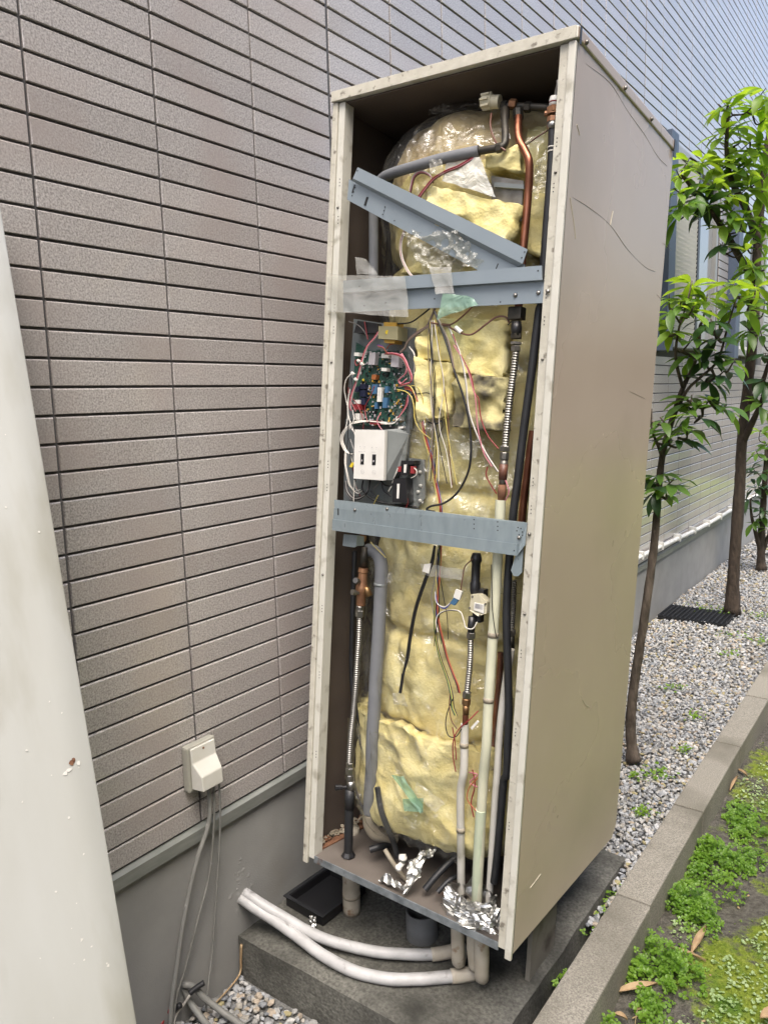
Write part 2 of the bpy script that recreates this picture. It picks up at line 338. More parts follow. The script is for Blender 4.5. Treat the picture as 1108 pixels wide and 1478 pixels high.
ob('gravel_bed', grid_mesh('gravel_bed', 0.0, 1.6, -0.6, 1.36, 24, 30, lambda x,y: gz(x,y)-0.008, 'gravel_fill'), kind='structure')
ob('gravel_bed', grid_mesh('gravel_bed', 0.0, 0.87, 2.28, 14.0, 12, 90, lambda x,y: gz(x,y)-0.008, 'gravel_fill'), kind='structure')

# concrete pad under the heater
pad = MB()
def pn(x, y, z): return 0.006*noise.noise(Vector((x*8, y*8, z*8)))
nx, ny = 26, 32
X0, X1, Y0, Y1, ZT = 0.004, 0.786, 1.343, 2.315, 0.02
V = []
for j in range(ny+1):
    for i in range(nx+1):
        x, y = X0+(X1-X0)*i/nx, Y0+(Y1-Y0)*j/ny
        e = min(i, nx-i, j, ny-j)
        V.append((x + (pn(x,y,1)*0.6 if e == 0 else 0), y + (pn(x,y,2)*0.6 if e == 0 else 0), ZT + pn(x,y,0)*0.5 - (0.004 if e == 0 else 0)))
F = [(j*(nx+1)+i, j*(nx+1)+i+1, (j+1)*(nx+1)+i+1, (j+1)*(nx+1)+i) for j in range(ny) for i in range(nx)]
rim = [i for i in range(nx+1)] + [(j+1)*(nx+1)-1 for j in range(1, ny+1)] + [ny*(nx+1)+i for i in range(nx-1, -1, -1)] + [j*(nx+1) for j in range(ny-1, 0, -1)]
N0 = len(V)
for q in rim: V.append((V[q][0], V[q][1], -0.19))
F += [(rim[(k+1)%len(rim)], rim[k], N0+k, N0+(k+1)%len(rim)) for k in range(len(rim))]
me = mesh('concrete_pad', V, F, 'concrete', False)
ob('concrete_pad', me, label='stained low concrete pad under the open heater cabinet', cat='concrete base')

# kerb of separate stones
kb = MB().box((0.838,-1.5,-0.19),(0.936,16,-0.10)); kerb = kb.obj('kerb', 'mortar', kind='structure')
ks = MB().box((-0.051,-0.3,-0.085),(0.051,0.3,0.075), bev=0.006)
kme = mesh('kerb_stone', ks.v, ks.f, 'kerb')
for k in range(-7, 21):
    o = ob('kerb_stone', kme, kerb, loc=(0.887+random.uniform(-.002,.002), 3.285-0.3025+0.605*k, -0.025+random.uniform(-.002,.002)))
    o.rotation_euler = (random.uniform(-.003,.003), 0, random.uniform(-.004,.004))

# mossy ground right of the kerb
m = bpy.data.materials.new('moss_ground'); m.use_nodes = True; MT['moss_ground'] = m
t = m.node_tree; N = t.nodes; L = t.links; p = N['Principled BSDF']; p.inputs['Roughness'].default_value = 0.95; p.inputs['Specular IOR Level'].default_value = 0.2
g = N.new('ShaderNodeNewGeometry')
def nz(sc, det=5, rough=0.6):
    n = N.new('ShaderNodeTexNoise'); n.inputs['Scale'].default_value = sc; n.inputs['Detail'].default_value = det; n.inputs['Roughness'].default_value = rough
    L.new(g.outputs['Position'], n.inputs['Vector']); return n.outputs['Fac']
def rg(src, a, b):
    r = N.new('ShaderNodeMapRange'); r.inputs[1].default_value = a; r.inputs[2].default_value = b; L.new(src, r.inputs[0]); return r.outputs[0]
def mx(f, a, b):
    x = N.new('ShaderNodeMix'); x.data_type = 'RGBA'; L.new(f, x.inputs[0])
    for i, v in ((6, a), (7, b)):
        if isinstance(v, tuple): x.inputs[i].default_value = (*v, 1)
        else: L.new(v, x.inputs[i])
    return x.outputs[2]
soil = mx(rg(nz(60), .35, .65), (0.07,0.064,0.054), (0.15,0.14,0.12))
moss = mx(rg(nz(45), .35, .65), (0.13,0.185,0.018), (0.23,0.275,0.045))
moss = mx(rg(nz(9), .5, .66), moss, (0.08,0.15,0.02))
at = N.new('ShaderNodeAttribute'); at.attribute_name = 'moss'
mxv = N.new('ShaderNodeMath'); mxv.operation = 'ADD'; L.new(at.outputs['Fac'], mxv.inputs[0]); L.new(nz(30, 6, .7), mxv.inputs[1])
L.new(mx(rg(mxv.outputs[0], .86, 1.04), soil, moss), p.inputs['Base Color'])
b = N.new('ShaderNodeBump'); b.inputs['Strength'].default_value = 1; b.inputs['Distance'].default_value = 0.008; L.new(nz(140), b.inputs['Height']); L.new(b.outputs[0], p.inputs['Normal'])
def mossf(x, y):   # where moss grows (0..1): little close to the kerb
    s = noise.noise(Vector((x*2.6, y*2.0, 3.3)))*0.9 + 0.45*noise.noise(Vector((x*7, y*7, 1)))
    return max(0, min(1, 0.5 + s*0.95 + 0.5*min(1, (x-1.16)/0.25)))
def mz(x, y): return -0.062 + 0.022*noise.noise(Vector((x*4, y*4, 0))) + 0.012*mossf(x, y) + 0.006*noise.noise(Vector((x*19, y*19, 0)))
gm = grid_mesh('moss_ground', 0.934, 5.2, 0.4, 14.4, 190, 400, mz, 'moss_ground')
a = gm.attributes.new('moss', 'FLOAT', 'POINT')
a.data.foreach_set('value', [mossf(v.co.x, v.co.y) for v in gm.vertices])
ob('moss_ground', gm, kind='structure')
ob('yard', mesh('yard', [(0.95,-30,-0.075),(40,-30,-0.075),(40,0.4,-0.075),(0.95,0.4,-0.075)], [(0,1,2,3)], 'moss_ground'), kind='structure')
ob('yard', mesh('yard', [(5.2,0.4,-0.075),(40,0.4,-0.075),(40,90,-0.075),(5.2,90,-0.075)], [(0,1,2,3)], 'moss_ground'), kind='structure')

# pebbles: real stones, joined per bed
def pebble_bases():
    out = []
    for k in range(10):
        bm = bmesh.new(); bmesh.ops.create_icosphere(bm, subdivisions=1, radius=1.0)
        sx, sy, sz = random.uniform(.75,1.35), random.uniform(.6,.95), random.uniform(.4,.65)
        for v in bm.verts:
            q = v.co*(1+random.uniform(-.2,.16)); v.co = Vector((q.x*sx, q.y*sy, q.z*sz))
        out.append((np.array([v.co[:] for v in bm.verts]), np.array([[v.index for v in f.verts] for f in bm.faces]))); bm.free()
    return out
PB = pebble_bases()
PCOL = np.array([(.33,.345,.36),(.42,.42,.41),(.25,.265,.285),(.38,.36,.32),(.5,.49,.47),(.3,.3,.29),(.2,.205,.21),(.4,.34,.27),(.44,.45,.46),(.36,.37,.38)])
def pebbles(name, pts, sizes, label=None):
    V = []; F = []; C = []; n = 0
    for (x, y, z), s in zip(pts, sizes):
        bv, bf = PB[rng.integers(len(PB))]
        e = Euler((rng.normal(0,.45), rng.normal(0,.45), rng.uniform(0, 6.28))).to_matrix()
        v = bv*s @ np.array(e).T + (x, y, z)
        c = PCOL[rng.integers(len(PCOL))]*rng.uniform(.75,1.12)
        if rng.random() < .04: c = np.array((.33,.29,.16))
        V.append(v); F.append(bf+n); n += len(v); c = np.minimum(c*1.02, .7); C.append(np.tile(np.append(c, 1), (len(v), 1)))
    V = np.concatenate(V); F = np.concatenate(F); C = np.concatenate(C)
    me = bpy.data.meshes.new(name); me.vertices.add(len(V)); me.vertices.foreach_set('co', V.ravel().astype(np.float32))
    me.loops.add(F.size); me.loops.foreach_set('vertex_index', F.ravel().astype(np.int32))
    me.polygons.add(len(F)); me.polygons.foreach_set('loop_start', np.arange(0, F.size, 3, dtype=np.int32))
    me.update(calc_edges=True); me.validate()
    ca = me.color_attributes.new('col', 'FLOAT_COLOR', 'POINT'); ca.data.foreach_set('color', C.ravel().astype(np.float32))
    me.materials.append(MT['pebble']); me.polygons.foreach_set('use_smooth', [False]*len(me.polygons))
    return ob(name, me, kind='stuff', label=label, cat='gravel')
def scatter(x0, x1, y0, y1, sp, szf, jit=.5):
    P = []; Z = []
    for y in np.arange(y0, y1, sp):
        for x in np.arange(x0, x1, sp):
            xx = x+rng.uniform(-jit,jit)*sp; yy = y+rng.uniform(-jit,jit)*sp
            if not (x0 < xx < x1): continue
            s = szf()
            P.append((xx, yy, gz(xx, yy)+rng.uniform(-.2,.7)*s)); Z.append(s)
    return P, Z
P, Z = scatter(0.012, 1.2, 0.35, 1.335, 0.0145, lambda: rng.uniform(.0065,.0135))
pebbles('gravel', P, Z, 'grey pebble gravel in the front corner by the plinth')
P, Z = scatter(0.02, 0.832, 2.3, 4.2, 0.0135, lambda: rng.uniform(.0055,.0118))
P2, Z2 = scatter(0.02, 0.832, 4.2, 7.5, 0.019, lambda: rng.uniform(.008,.0135))
P3, Z3 = scatter(0.02, 0.832, 7.5, 13.5, 0.032, lambda: rng.uniform(.012,.02))
P4, Z4 = scatter(0.79, 0.834, 1.95, 2.35, 0.016, lambda: rng.uniform(.007,.013))
P4 = [(x, y, z-0.02+0.02*(y-1.95)/.4) for x, y, z in P4]
pebbles('gravel', P+P2+P3+P4, Z+Z2+Z3+Z4, 'grey gravel bed behind the cabinet beneath the trees')

# ---------------------------------------------------------------- building
bld = thing('tiled_building', 'building clad in long mauve grey tiles above a rendered plinth', 'building')
PZ, PY = 0.060412, 0.31917
Z0, YC0 = 2.2868, 0.92345            # a row joint and a column joint
wall = MB().box((-0.25,-3.0,0.41),(-0.0065,40,9.4)).obj('wall', 'mortar', bld)
winr = [(5.22, 6.42, 1.80, 3.06), (7.15, 8.35, 1.80, 3.06), (10.6, 11.8, 1.80, 3.06)]
def tile_mesh(nm, ly, lz):
    b = 0.0028; x0, x1 = -0.009, 0.0
    y0, y1, z0, z1 = -ly/2, ly/2, -lz/2, lz/2
    V = [(x0,y0,z0),(x0,y1,z0),(x0,y1,z1),(x0,y0,z1),(x1-.0012,y0,z0),(x1-.0012,y1,z0),(x1-b,y1,z1),(x1-b,y0,z1),
         (x1,y0+.001,z0+.001),(x1,y1-.001,z0+.001),(x1,y1-.001,z1-b),(x1,y0+.001,z1-b)]
    F = [(0,1,5,4),(1,2,6,5),(2,3,7,6),(3,0,4,7),(4,5,9,8),(5,6,10,9),(6,7,11,10),(7,4,8,11),(8,9,10,11)]
    return V, F
WIDE = {3, 12, 21, 30}
def tile_y(k):      # tile between column joint k and k+1
    a = YC0+k*PY + (0.006 if k in WIDE else 0.0034); b = YC0+(k+1)*PY - (0.006 if (k+1) in WIDE else 0.0034)
    return a, b
def project(p):
    d = Vector(p)-cam.matrix_world.translation; z = d.dot(FWD)
    return (554+1109.12*d.dot(RGT)/z, 739-1109.12*d.dot(UPV)/z, z) if z > .05 else None
def inside(q, poly):
    c = False; j = len(poly)-1
    for i in range(len(poly)):
        (xi, yi), (xj, yj) = poly[i], poly[j]
        if (yi > q[1]) != (yj > q[1]) and q[0] < (xj-xi)*(q[1]-yi)/(yj-yi)+xi: c = not c
        j = i
    return c
CABP = [(487,132),(837,40),(970,209),(890,1202),(739,1378),(437,1236)]
PANP = [(-400,-400),(0,-60),(0,270),(203,1478),(203,2400),(-400,2400)]
cand = []
for k in range(-8, 66):
    a, b = tile_y(k)
    for r in range(-112, 31):
        zt = Z0 - r*PZ
        if any(b > w0-.01 and a < w1+.01 and zt-PZ < h1+.01 and zt > h0-.01 for w0, w1, h0, h1 in winr): continue
        cy, cz = (a+b)/2, zt-PZ/2
        q = project((0, cy, cz)); area = 0
        if q and -60 < q[0] < 1168 and -30 < q[1] < 1508 and not inside(q, CABP) and not inside(q, PANP):
            A, B = project((0,a,cz)), project((0,b,cz)); C_, D_ = project((0,cy,cz-PZ/2)), project((0,cy,cz+PZ/2))
            if A and B and C_ and D_: area = abs((B[0]-A[0])*(C_[1]-D_[1]))
        cand.append((area, k, r, cy, cz, b-a))
cand.sort(reverse=True)
tm = {}
rest = MB()
for i, (area, k, r, cy, cz, ly) in enumerate(cand):
    key = round(ly, 4)
    if key not in tm: tm[key] = tile_mesh('tile', ly, PZ-0.0060)
    dx = random.uniform(-.0006,.0006)
    if i < 295:
        mk = ('m', key)
        if mk not in tm: tm[mk] = mesh('tile', *tm[key], 'tile')
        o = ob('tile', tm[mk], wall, loc=(dx, cy, cz)); o.rotation_euler = (random.uniform(-.0006,.0006), 0, random.uniform(-.0012,.0012))
    else:
        V, F = tm[key]
        if area > 0 or (cy < 14 and cz < 6): rest.add([(x+dx, y+cy, z+cz) for x, y, z in V], F)
        elif cy < 22: rest.add([(dx, cy-ly/2, cz-.027), (dx, cy+ly/2, cz-.027), (dx, cy+ly/2, cz+.027), (dx, cy-ly/2, cz+.027)], [(0,1,2,3)])
rest.obj('tile', 'tile', wall, kind='stuff')
sj = MB()
for k in (3, 12, 21, 30): sj.box((-0.009, YC0+k*PY-.0055, 0.42), (-0.0025, YC0+k*PY+.0055, 9.3))
sj.obj('expansion_joint', 'sealant', bld)
# plinth, flashing, crack patch
V = []; 
MB().box((-0.25,-3.0,-0.2),(-0.004,40,0.372)).obj('plinth', 'plinth', bld)
fl = MB(); fl.slab([(0.012,-3,0.372),(0.012,40,0.372),(0.012,40,0.404),(0.012,-3,0.404)], 0.004, d=(-1,0,0))
fl.slab([(0.0118,-3,0.4042),(0.0118,40,0.4042),(-0.006,40,0.4105),(-0.006,-3,0.4105)], 0.003, d=(0,0,-1))
fl.obj('base_flashing', 'flash', bld)
# rough render patch round the pipe hole
pm = MB()
for j in range(45):
    a = random.uniform(0, 6.28); rr = random.uniform(0.015, 0.085); c = Vector((0, 1.372+math.cos(a)*rr*.6, 0.15+math.sin(a)*rr*1.1))
    s = random.uniform(.004, .013)
    pm.add([(-.004+random.uniform(.0003,.0016), c.y, c.z)]+[(-0.0042, c.y+math.cos(q)*s*random.uniform(.7,1.3), c.z+math.sin(q)*s*random.uniform(.7,1.3)) for q in (0,1.05,2.1,3.15,4.2,5.25)], [(0,i,i%6+1) for i in range(1,7)])
pm.obj('render_patch', 'plinth', bld, kind='stuff')
# windows
for (w0, w1, h0, h1) in winr:
    wf = MB(); d = 0.045
    wf.box((-0.006,w0,h0),(d,w0+.05,h1)); wf.box((-0.006,w1-.05,h0),(d,w1,h1)); wf.box((-0.006,w0+.05,h1-.05),(d,w1-.05,h1)); wf.box((-0.006,w0+.05,h0),(d+.015,w1-.05,h0+.05))
    wf = wf.obj('window', 'win_frame', bld)
    MB().box((0.0,w0+.65,h0+.05),(0.04,w0+.70,h1-.05)).obj('mullion', 'win_dark', wf)
    MB().box((0.018,w0+.05,h0+.05),(0.022,w0+.65,h1-.05)).obj('pane', 'glass', wf)
    MB().box((0.012,w0+.70,h0+.05),(0.016,w1-.05,h1-.05)).obj('pane', 'glass', wf)
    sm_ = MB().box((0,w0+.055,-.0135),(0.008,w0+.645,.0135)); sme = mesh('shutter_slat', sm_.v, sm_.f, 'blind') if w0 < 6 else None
    for q in range(38):  # slats added in place of striped siding reflected by the glass
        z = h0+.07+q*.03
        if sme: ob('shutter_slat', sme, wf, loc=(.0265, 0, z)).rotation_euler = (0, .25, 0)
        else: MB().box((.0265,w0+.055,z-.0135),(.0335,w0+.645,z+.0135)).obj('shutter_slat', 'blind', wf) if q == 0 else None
    sh = MB().box((-0.006,w0-.16,h0-.03),(0.075,w0-.012,h1+.03), bev=.004).obj('shutter_box', 'win_blue', bld)
# white conduit clipped along the base of the tiles
cv = thing('conduit', 'white plastic conduit clipped along the wall base behind the trees', 'pipe', (0.03,2.3,0.47))
pts = [(0.0, y-2.3, 0.012*math.sin(y*1.7)+ (-.03*(y-4.9)/2.5 if y > 3 else 0.02)) for y in np.arange(2.4, 13.0, .35)]
MB().tube(pts, 0.016, 10, sub=3).obj('pipe', 'conduit', cv, smooth=True)
for y in np.arange(2.7, 12, .42):
    zz = 0.012*math.sin(y*1.7)+ (-.03*(y-4.9)/2.5 if y > 3 else 0.02)
    MB().box((-0.03,y-2.3-.012,zz-.02),(0.02,y-2.3+.012,zz+.034), bev=.003).obj('clip', 'conduit', cv)

# unseen house across the yard, sized to shade the lower wall and feed reflections
nh = thing('neighbour_house', 'beige sided house wall across the yard, mirrored in the window panes', 'building', (3.9, 1.0, 0))
MB().box((0,-5.0,-0.2),(.3,5.5,5.2)).obj('wall', 'siding', nh)
sb = MB()
for k in range(51): sb.add([(-.002,-5.0,.1+k*.1),(-.014,-5.0,.004+k*.1),(-.014,5.5,.004+k*.1),(-.002,5.5,.1+k*.1)], [(0,1,2,3)]).add([(-.014,-5.0,.004+k*.1),(0,-5.0,.004+k*.1),(0,5.5,.004+k*.1),(-.014,5.5,.004+k*.1)], [(0,1,2,3)])
sb.obj('siding_board', 'siding', nh, kind='stuff')
MB().box((-.25,-5.2,5.2),(.5,5.7,5.32)).obj('roof_edge', 'win_dark', nh)

# ---------------------------------------------------------------- water heater cabinet (local frame: x across the front, y into it, z up)
W, D, H = 0.63, 0.690, 1.974
hw = thing('water_heater', 'tall beige heater cabinet without its front cover, showing yellow insulation and pipes', 'water heater')
hw.matrix_world = Matrix(((0.9994,-0.0057,0.0350,0.1869),(0.0030,0.9970,0.0769,1.4369),(-0.0353,-0.0767,0.9964,0.2799),(0,0,0,1)))
HWM = hw.matrix_world.copy()
def part(mb, name, m, parent=hw, smooth=False, **kw): return mb.obj(name, m, parent, smooth, **kw)
# side panels (paint outside, dark primer inside), back, lid, pan
b = MB()
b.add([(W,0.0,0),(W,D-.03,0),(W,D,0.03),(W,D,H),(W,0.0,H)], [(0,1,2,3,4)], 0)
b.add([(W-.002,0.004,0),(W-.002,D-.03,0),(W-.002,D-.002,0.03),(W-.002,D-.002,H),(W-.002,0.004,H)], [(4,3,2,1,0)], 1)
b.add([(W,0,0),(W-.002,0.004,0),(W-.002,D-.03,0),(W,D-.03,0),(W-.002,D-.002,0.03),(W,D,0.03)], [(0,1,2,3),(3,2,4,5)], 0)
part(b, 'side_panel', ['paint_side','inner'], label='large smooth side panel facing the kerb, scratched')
SIDE = [o for o in hw.children if o.name.startswith('side_panel')][0]
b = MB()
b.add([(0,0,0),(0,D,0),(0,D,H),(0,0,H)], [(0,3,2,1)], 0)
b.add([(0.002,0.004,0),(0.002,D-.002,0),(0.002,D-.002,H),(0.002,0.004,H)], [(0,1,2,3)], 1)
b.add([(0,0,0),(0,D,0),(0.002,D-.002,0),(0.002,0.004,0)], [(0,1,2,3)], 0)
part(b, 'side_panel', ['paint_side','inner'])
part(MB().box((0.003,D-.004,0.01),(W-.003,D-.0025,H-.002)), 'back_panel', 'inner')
# front edges: a soiled strip and a clean raised strip each
for s, (c0, c1, d0, d1) in enumerate([(0.0175,0.036,0.0,0.0165), (0.594,0.6125,0.6135,0.63)]):
    f = MB().box((c0,-0.0045,0.004),(c1,0.004,H-.004), bev=.0012)
    f.box((c0 if s else c1-.002, 0.0042, 0.004),(c0+.002 if s else c1, 0.03, H-.004))
    e = part(f, 'front_edge', 'paint_dirty' if s else 'paint_edge')
    f = MB().box((d0,-0.009,-0.014),(d1,-0.0005,H-.003), bev=.0022)
    e2 = part(f, 'edge_strip', 'paint_edge' if s else 'paint_dirty')
    h = MB()
    for z in (0.3, 0.52, 0.70, 1.02, 1.08, 1.42, 1.475, 1.69, 1.78):
        for q in (-.008, 0, .008):
            x = c0+.007 if s else c1-.007
            h.lathe([(0,.0014),(1,.0014)], (x,-.0049,z+q), (x,-.0043,z+q), 8)
    part(h, 'screw_hole', 'blackp', e, kind='stuff')
    for z in (0.79, 1.34, 1.72):
        x = (c0+c1)/2
        part(MB().lathe([(0,.0035),(.6,.003),(1,.001)], (x,-.0045,z), (x,-.008,z), 10), 'screw', 'steel_dull', e, True)
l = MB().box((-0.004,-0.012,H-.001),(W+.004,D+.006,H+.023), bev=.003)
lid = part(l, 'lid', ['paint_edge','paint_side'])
lid.data.polygons.foreach_set('material_index', [1 if p.normal.x > .6 else 0 for p in lid.data.polygons])  # side face gets the shade-darkened paint as well
part(MB().box((0.0,-0.0155,H-.002),(W,-0.0125,H+.022), bev=.001), 'front_rim', 'paint_dirty', lid)
part(MB().box((0.0035,0.001,H-.006),(W-.0035,D-.005,H-.0025)), 'lid_underside', 'inner', lid)
part(MB().box((W+.0042,-.004,H-.010),(W+.0056,.004,H+.0235)), 'corner_tape', 'blackp', lid); part(MB().box((W+.0042,D-.014,H-.02),(W+.0062,D+.006,H+.0235)), 'corner_tape', 'blackp', lid)
for v in (0.03, 0.27, 0.47):
    part(MB().lathe([(0,.005),(.5,.005),(1,.002)], (W+.0042,v,H+.006), (W+.010,v,H+.006), 10), 'screw', 'steel_dull', lid, True)
pan = MB().box((0.004,0.0,0.004),(W-.004,D-.006,0.012))
pan = part(pan, 'floor_pan', 'floorpan')
part(MB().box((0.0355,-0.004,-0.006),(0.5945,-0.0005,0.0135), bev=.001), 'pan_lip', 'lip', pan)
part(MB().slab([(0.0045,0.01,0.0125),(0.03,0.01,0.0125),(0.06,0.30,0.0125),(0.0045,0.40,0.0125)], .004, d=(0,0,1)), 'rust_patch', 'rust', pan)
fl = MB()
for k in range(150):
    v = random.uniform(.012,.33); u = random.uniform(.006, .014+.1*max(0,v-.08)+.008)
    s = random.uniform(.003,.010); c = Vector((u, v, .018+random.uniform(0,.008)))
    fl.add([c+Vector((math.cos(a)*s*random.uniform(.6,1.4), math.sin(a)*s*random.uniform(.6,1.4), random.uniform(-.003,.004))) for a in (0,1.3,2.5,3.8,5)], [(0,1,2,3,4)], random.choice((0,0,1)))
part(fl, 'flaking_paint', ['wrap_tan','rust'], pan, kind='stuff')
# legs
for (u, v) in ((0.06,0.43),(0.578,0.30),(0.06,0.60),(0.42,0.60)):
    b = MB()
    zb = -(0.27+v*-.075+u*-.035)
    b.box((u-.006,v-.078,zb+.004),(u+.006,v+.078,-.002))
    part(b, 'leg', 'leg')

# ---- tank in glass wool
CU, CV, R0 = 0.305, 0.338, 0.278
SEAM = (0.405, 0.66, 1.03, 1.33, 1.60)
def rprof(h):
    t0, t1 = 0.19, 1.69
    if h < t0: q = (t0-h)/0.13; return R0*math.sqrt(max(0, 1-q*q*0.8))
    if h > t1: q = min(1, (h-t1)/0.273); return R0*(max(0, 1-q**4))**(1/3)
    return R0
def cvh(h):     # the wool bulges forward under the lid
    x = min(1, max(0, (h-1.5)/.3)); return CV - .026*x*x*(3-2*x)
def tank_pt(a, h, extra=0.0):
    r = rprof(h)
    s = Vector((math.cos(a)*2.2, math.sin(a)*2.2, h*5))
    d = 0.014*noise.noise(s) + 0.028*abs(noise.noise(s*1.3+Vector((4,1,2)))) + 0.014*abs(noise.noise(s*2.7)) + 0.002*noise.noise(s*9) + .001*noise.noise(s*17) - .010
    for i, hs in enumerate(SEAM):
        x = (h-hs-0.018*noise.noise(Vector((math.cos(a)*2, math.sin(a)*2, i*7.0))))
        d -= 0.024*math.exp(-(x/0.014)**2)
    r = max(0.004, r + d*min(1, r/0.1) + extra)
    return (CU+r*math.cos(a), cvh(h)+r*math.sin(a), h)
NA, NH = 260, 330
V = []; F = []
for j in range(NH+1):
    h = 0.075 + (1.962-0.075)*j/NH
    for i in range(NA): V.append(tank_pt(2*math.pi*i/NA, h))
F = [(j*NA+i, j*NA+(i+1)%NA, (j+1)*NA+(i+1)%NA, (j+1)*NA+i) for j in range(NH) for i in range(NA)]
F.append(tuple(reversed(range(NA)))); F.append(tuple(range(NH*NA, (NH+1)*NA)))
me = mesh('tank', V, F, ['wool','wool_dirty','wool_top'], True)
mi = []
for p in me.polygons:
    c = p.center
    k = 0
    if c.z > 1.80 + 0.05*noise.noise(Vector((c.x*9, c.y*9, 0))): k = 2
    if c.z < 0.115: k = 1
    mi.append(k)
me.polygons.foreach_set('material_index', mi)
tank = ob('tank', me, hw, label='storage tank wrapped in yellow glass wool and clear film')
def shell(name, a0, a1, h0, h1, na, nh, off, amp, fx, fz, seed, m, parent, thick=0.0, edge=0.0, tilt=0.0):
    """sheet lying on the tank, wrinkled"""
    V = []
    for j in range(nh+1):
        for i in range(na+1):
            a = math.radians(a0+(a1-a0)*i/na); h = h0+(h1-h0)*j/nh + tilt*math.sin(a*3)
            if edge and j in (0, nh): h += edge*noise.noise(Vector((a*9, seed, j)))
            s = Vector((a*fx, h*fz, seed))
            w = 1-abs(noise.noise(s))*2.4
            w2 = 1-abs(noise.noise(Vector((a*fx*2.3+h*fz*1.1, h*fz*2, seed+5))))*2.4
            e = off + amp*w + amp*.5*w2
            r = rprof(h) + 0.020*noise.noise(Vector((math.cos(a)*2.2, math.sin(a)*2.2, h*5))) + e
            V.append((CU+r*math.cos(a), cvh(h)+r*math.sin(a), h))
    F = [(j*(na+1)+i, j*(na+1)+i+1, (j+1)*(na+1)+i+1, (j+1)*(na+1)+i) for j in range(nh) for i in range(na)]
    if thick:
        n = len(V); V += [(CU+(x-CU)*(1-thick/R0), CV+(y-CV)*(1-thick/R0), z) for x, y, z in V]
        F += [tuple(reversed([q+n for q in f])) for f in F]
        rim = list(range(na+1)) + [(j+1)*(na+1)-1 for j in range(1, nh+1)] + [nh*(na+1)+i for i in range(na-1, -1, -1)] + [j*(na+1) for j in range(nh-1, 0, -1)]
        F += [(rim[(k+1)%len(rim)], rim[k], rim[k]+n, rim[(k+1)%len(rim)]+n) for k in range(len(rim))]
    return ob(name, mesh(name, V, F, m, True), parent)
# lower batt bulging out under its own torn film
shell('insulation_batt', 195, 345, 0.125, 0.415, 130, 60, 0.022, 0.010, 3, 9, 3.0, 'wool', tank, thick=.03, edge=.02, tilt=.012)
shell('film_wrap', 192, 340, 0.10, 0.385, 140, 90, 0.042, 0.016, 6, 5, 8.0, 'film', tank, edge=.03, tilt=.03)
shell('film_wrap', 185, 345, 0.36, 0.84, 150, 130, 0.022, 0.011, 4, 7, 11.0, 'film', tank, edge=.03)
shell('film_wrap', 190, 350, 0.80, 1.23, 150, 120, 0.022, 0.011, 4, 8, 15.0, 'film', tank, edge=.03)
shell('film_wrap', 185, 350, 1.30, 1.955, 150, 150, 0.014, 0.011, 4, 6, 19.0, 'film', tank, edge=.04)
# loose batts and scraps
def batt(poly, t, n, amp, seed, m='wool_bright', name='insulation_batt', parent=tank, **kw):
    return sheet(name, poly, n, amp, 15, seed, m, parent, thick=t, edge=.006, **kw)
batt([(0.2749,0,1.7425),(0.5179,0.012,1.6709),(0.4971,0.005,1.5958),(0.2945,0,1.6509)], .06, 34, .010, 2.2)
batt([(0.4169,0.02,1.7951),(0.5028,0.03,1.7973),(0.5095,0.03,1.747),(0.4284,0.02,1.7641)], .05, 24, .010, 5.2)
batt([(0.2333,0.04,1.6584),(0.4326,0.04,1.5989),(0.4249,0.04,1.528),(0.1964,0.05,1.5581)], .05, 24, .010, 7.7)
batt([(0.4798,0.1,1.8633),(0.5277,0.12,1.8667),(0.553,0.1,1.5733),(0.5051,0.09,1.5864)], .05, 30, .008, 9.7)
batt([(0.2636,0.022,1.351),(0.3665,0.024,1.3359),(0.3597,0.022,1.2094),(0.2796,0.022,1.2015)], .045, 34, .010, 12.2)
batt([(0.3746,0.03,1.3168),(0.4925,0.06,1.304),(0.4947,0.05,1.1868),(0.3746,0.024,1.1891)], .04, 40, .016, 14.2, 'wool_dirty')
batt([(0.3222,0.03,1.4421),(0.4773,0.06,1.4348),(0.4868,0.06,1.304),(0.3673,0.03,1.3168)], .04, 34, .010, 16.9)
batt([(0.2629,0.028,1.4021),(0.3489,0.03,1.4101),(0.3596,0.03,1.3417),(0.2648,0.03,1.3518)], .04, 22, .010, 18.9)
part(MB().slab([(0.4336,0.03,1.7476),(0.5141,0.03,1.7255),(0.5144,0.03,1.6418),(0.4433,0.03,1.6552)], .004), 'tank_bracket', 'steel_dull')
part(MB().slab([(0.4476,0.02,1.7295),(0.5197,0.02,1.7142),(0.5203,0.02,1.7053),(0.4483,0.02,1.7193)], .01), 'tank_bracket', 'plate')

# film and tape scraps
sheet('film_scrap', [(0.2255,0,1.6385),(0.3864,-0.006,1.6205),(0.4507,-0.004,1.5423),(0.303,-0.002,1.5403)], 40, .016, 34, 3.1, 'film_heavy', hw, edge=.012)
sheet('film_scrap', [(0.3465,-0.002,1.7915),(0.4226,0,1.7786),(0.467,0,1.6882),(0.328,-0.004,1.7422)], 24, .006, 14, 4.1, 'film_white', hw, edge=.002)
sheet('film_scrap', [(0.3006,-0.018,1.7857),(0.3335,-0.018,1.7887),(0.3441,-0.02,1.7462),(0.3059,-0.02,1.7545)], 14, .006, 20, 5.1, 'film_heavy', hw, edge=.003)
sheet('film_scrap', [(0.206,0.03,1.8546),(0.4192,0.02,1.8502),(0.4383,0.012,1.8154),(0.2083,0.02,1.8114)], 30, .012, 24, 6.1, 'film', hw, edge=.008)
sheet('film_scrap', [(0.1925,0.13,1.9537),(0.2758,0.13,1.99),(0.3984,0.13,1.9598),(0.3956,0.12,1.8904)], 30, .016, 20, 7.1, 'film', hw, edge=.008)
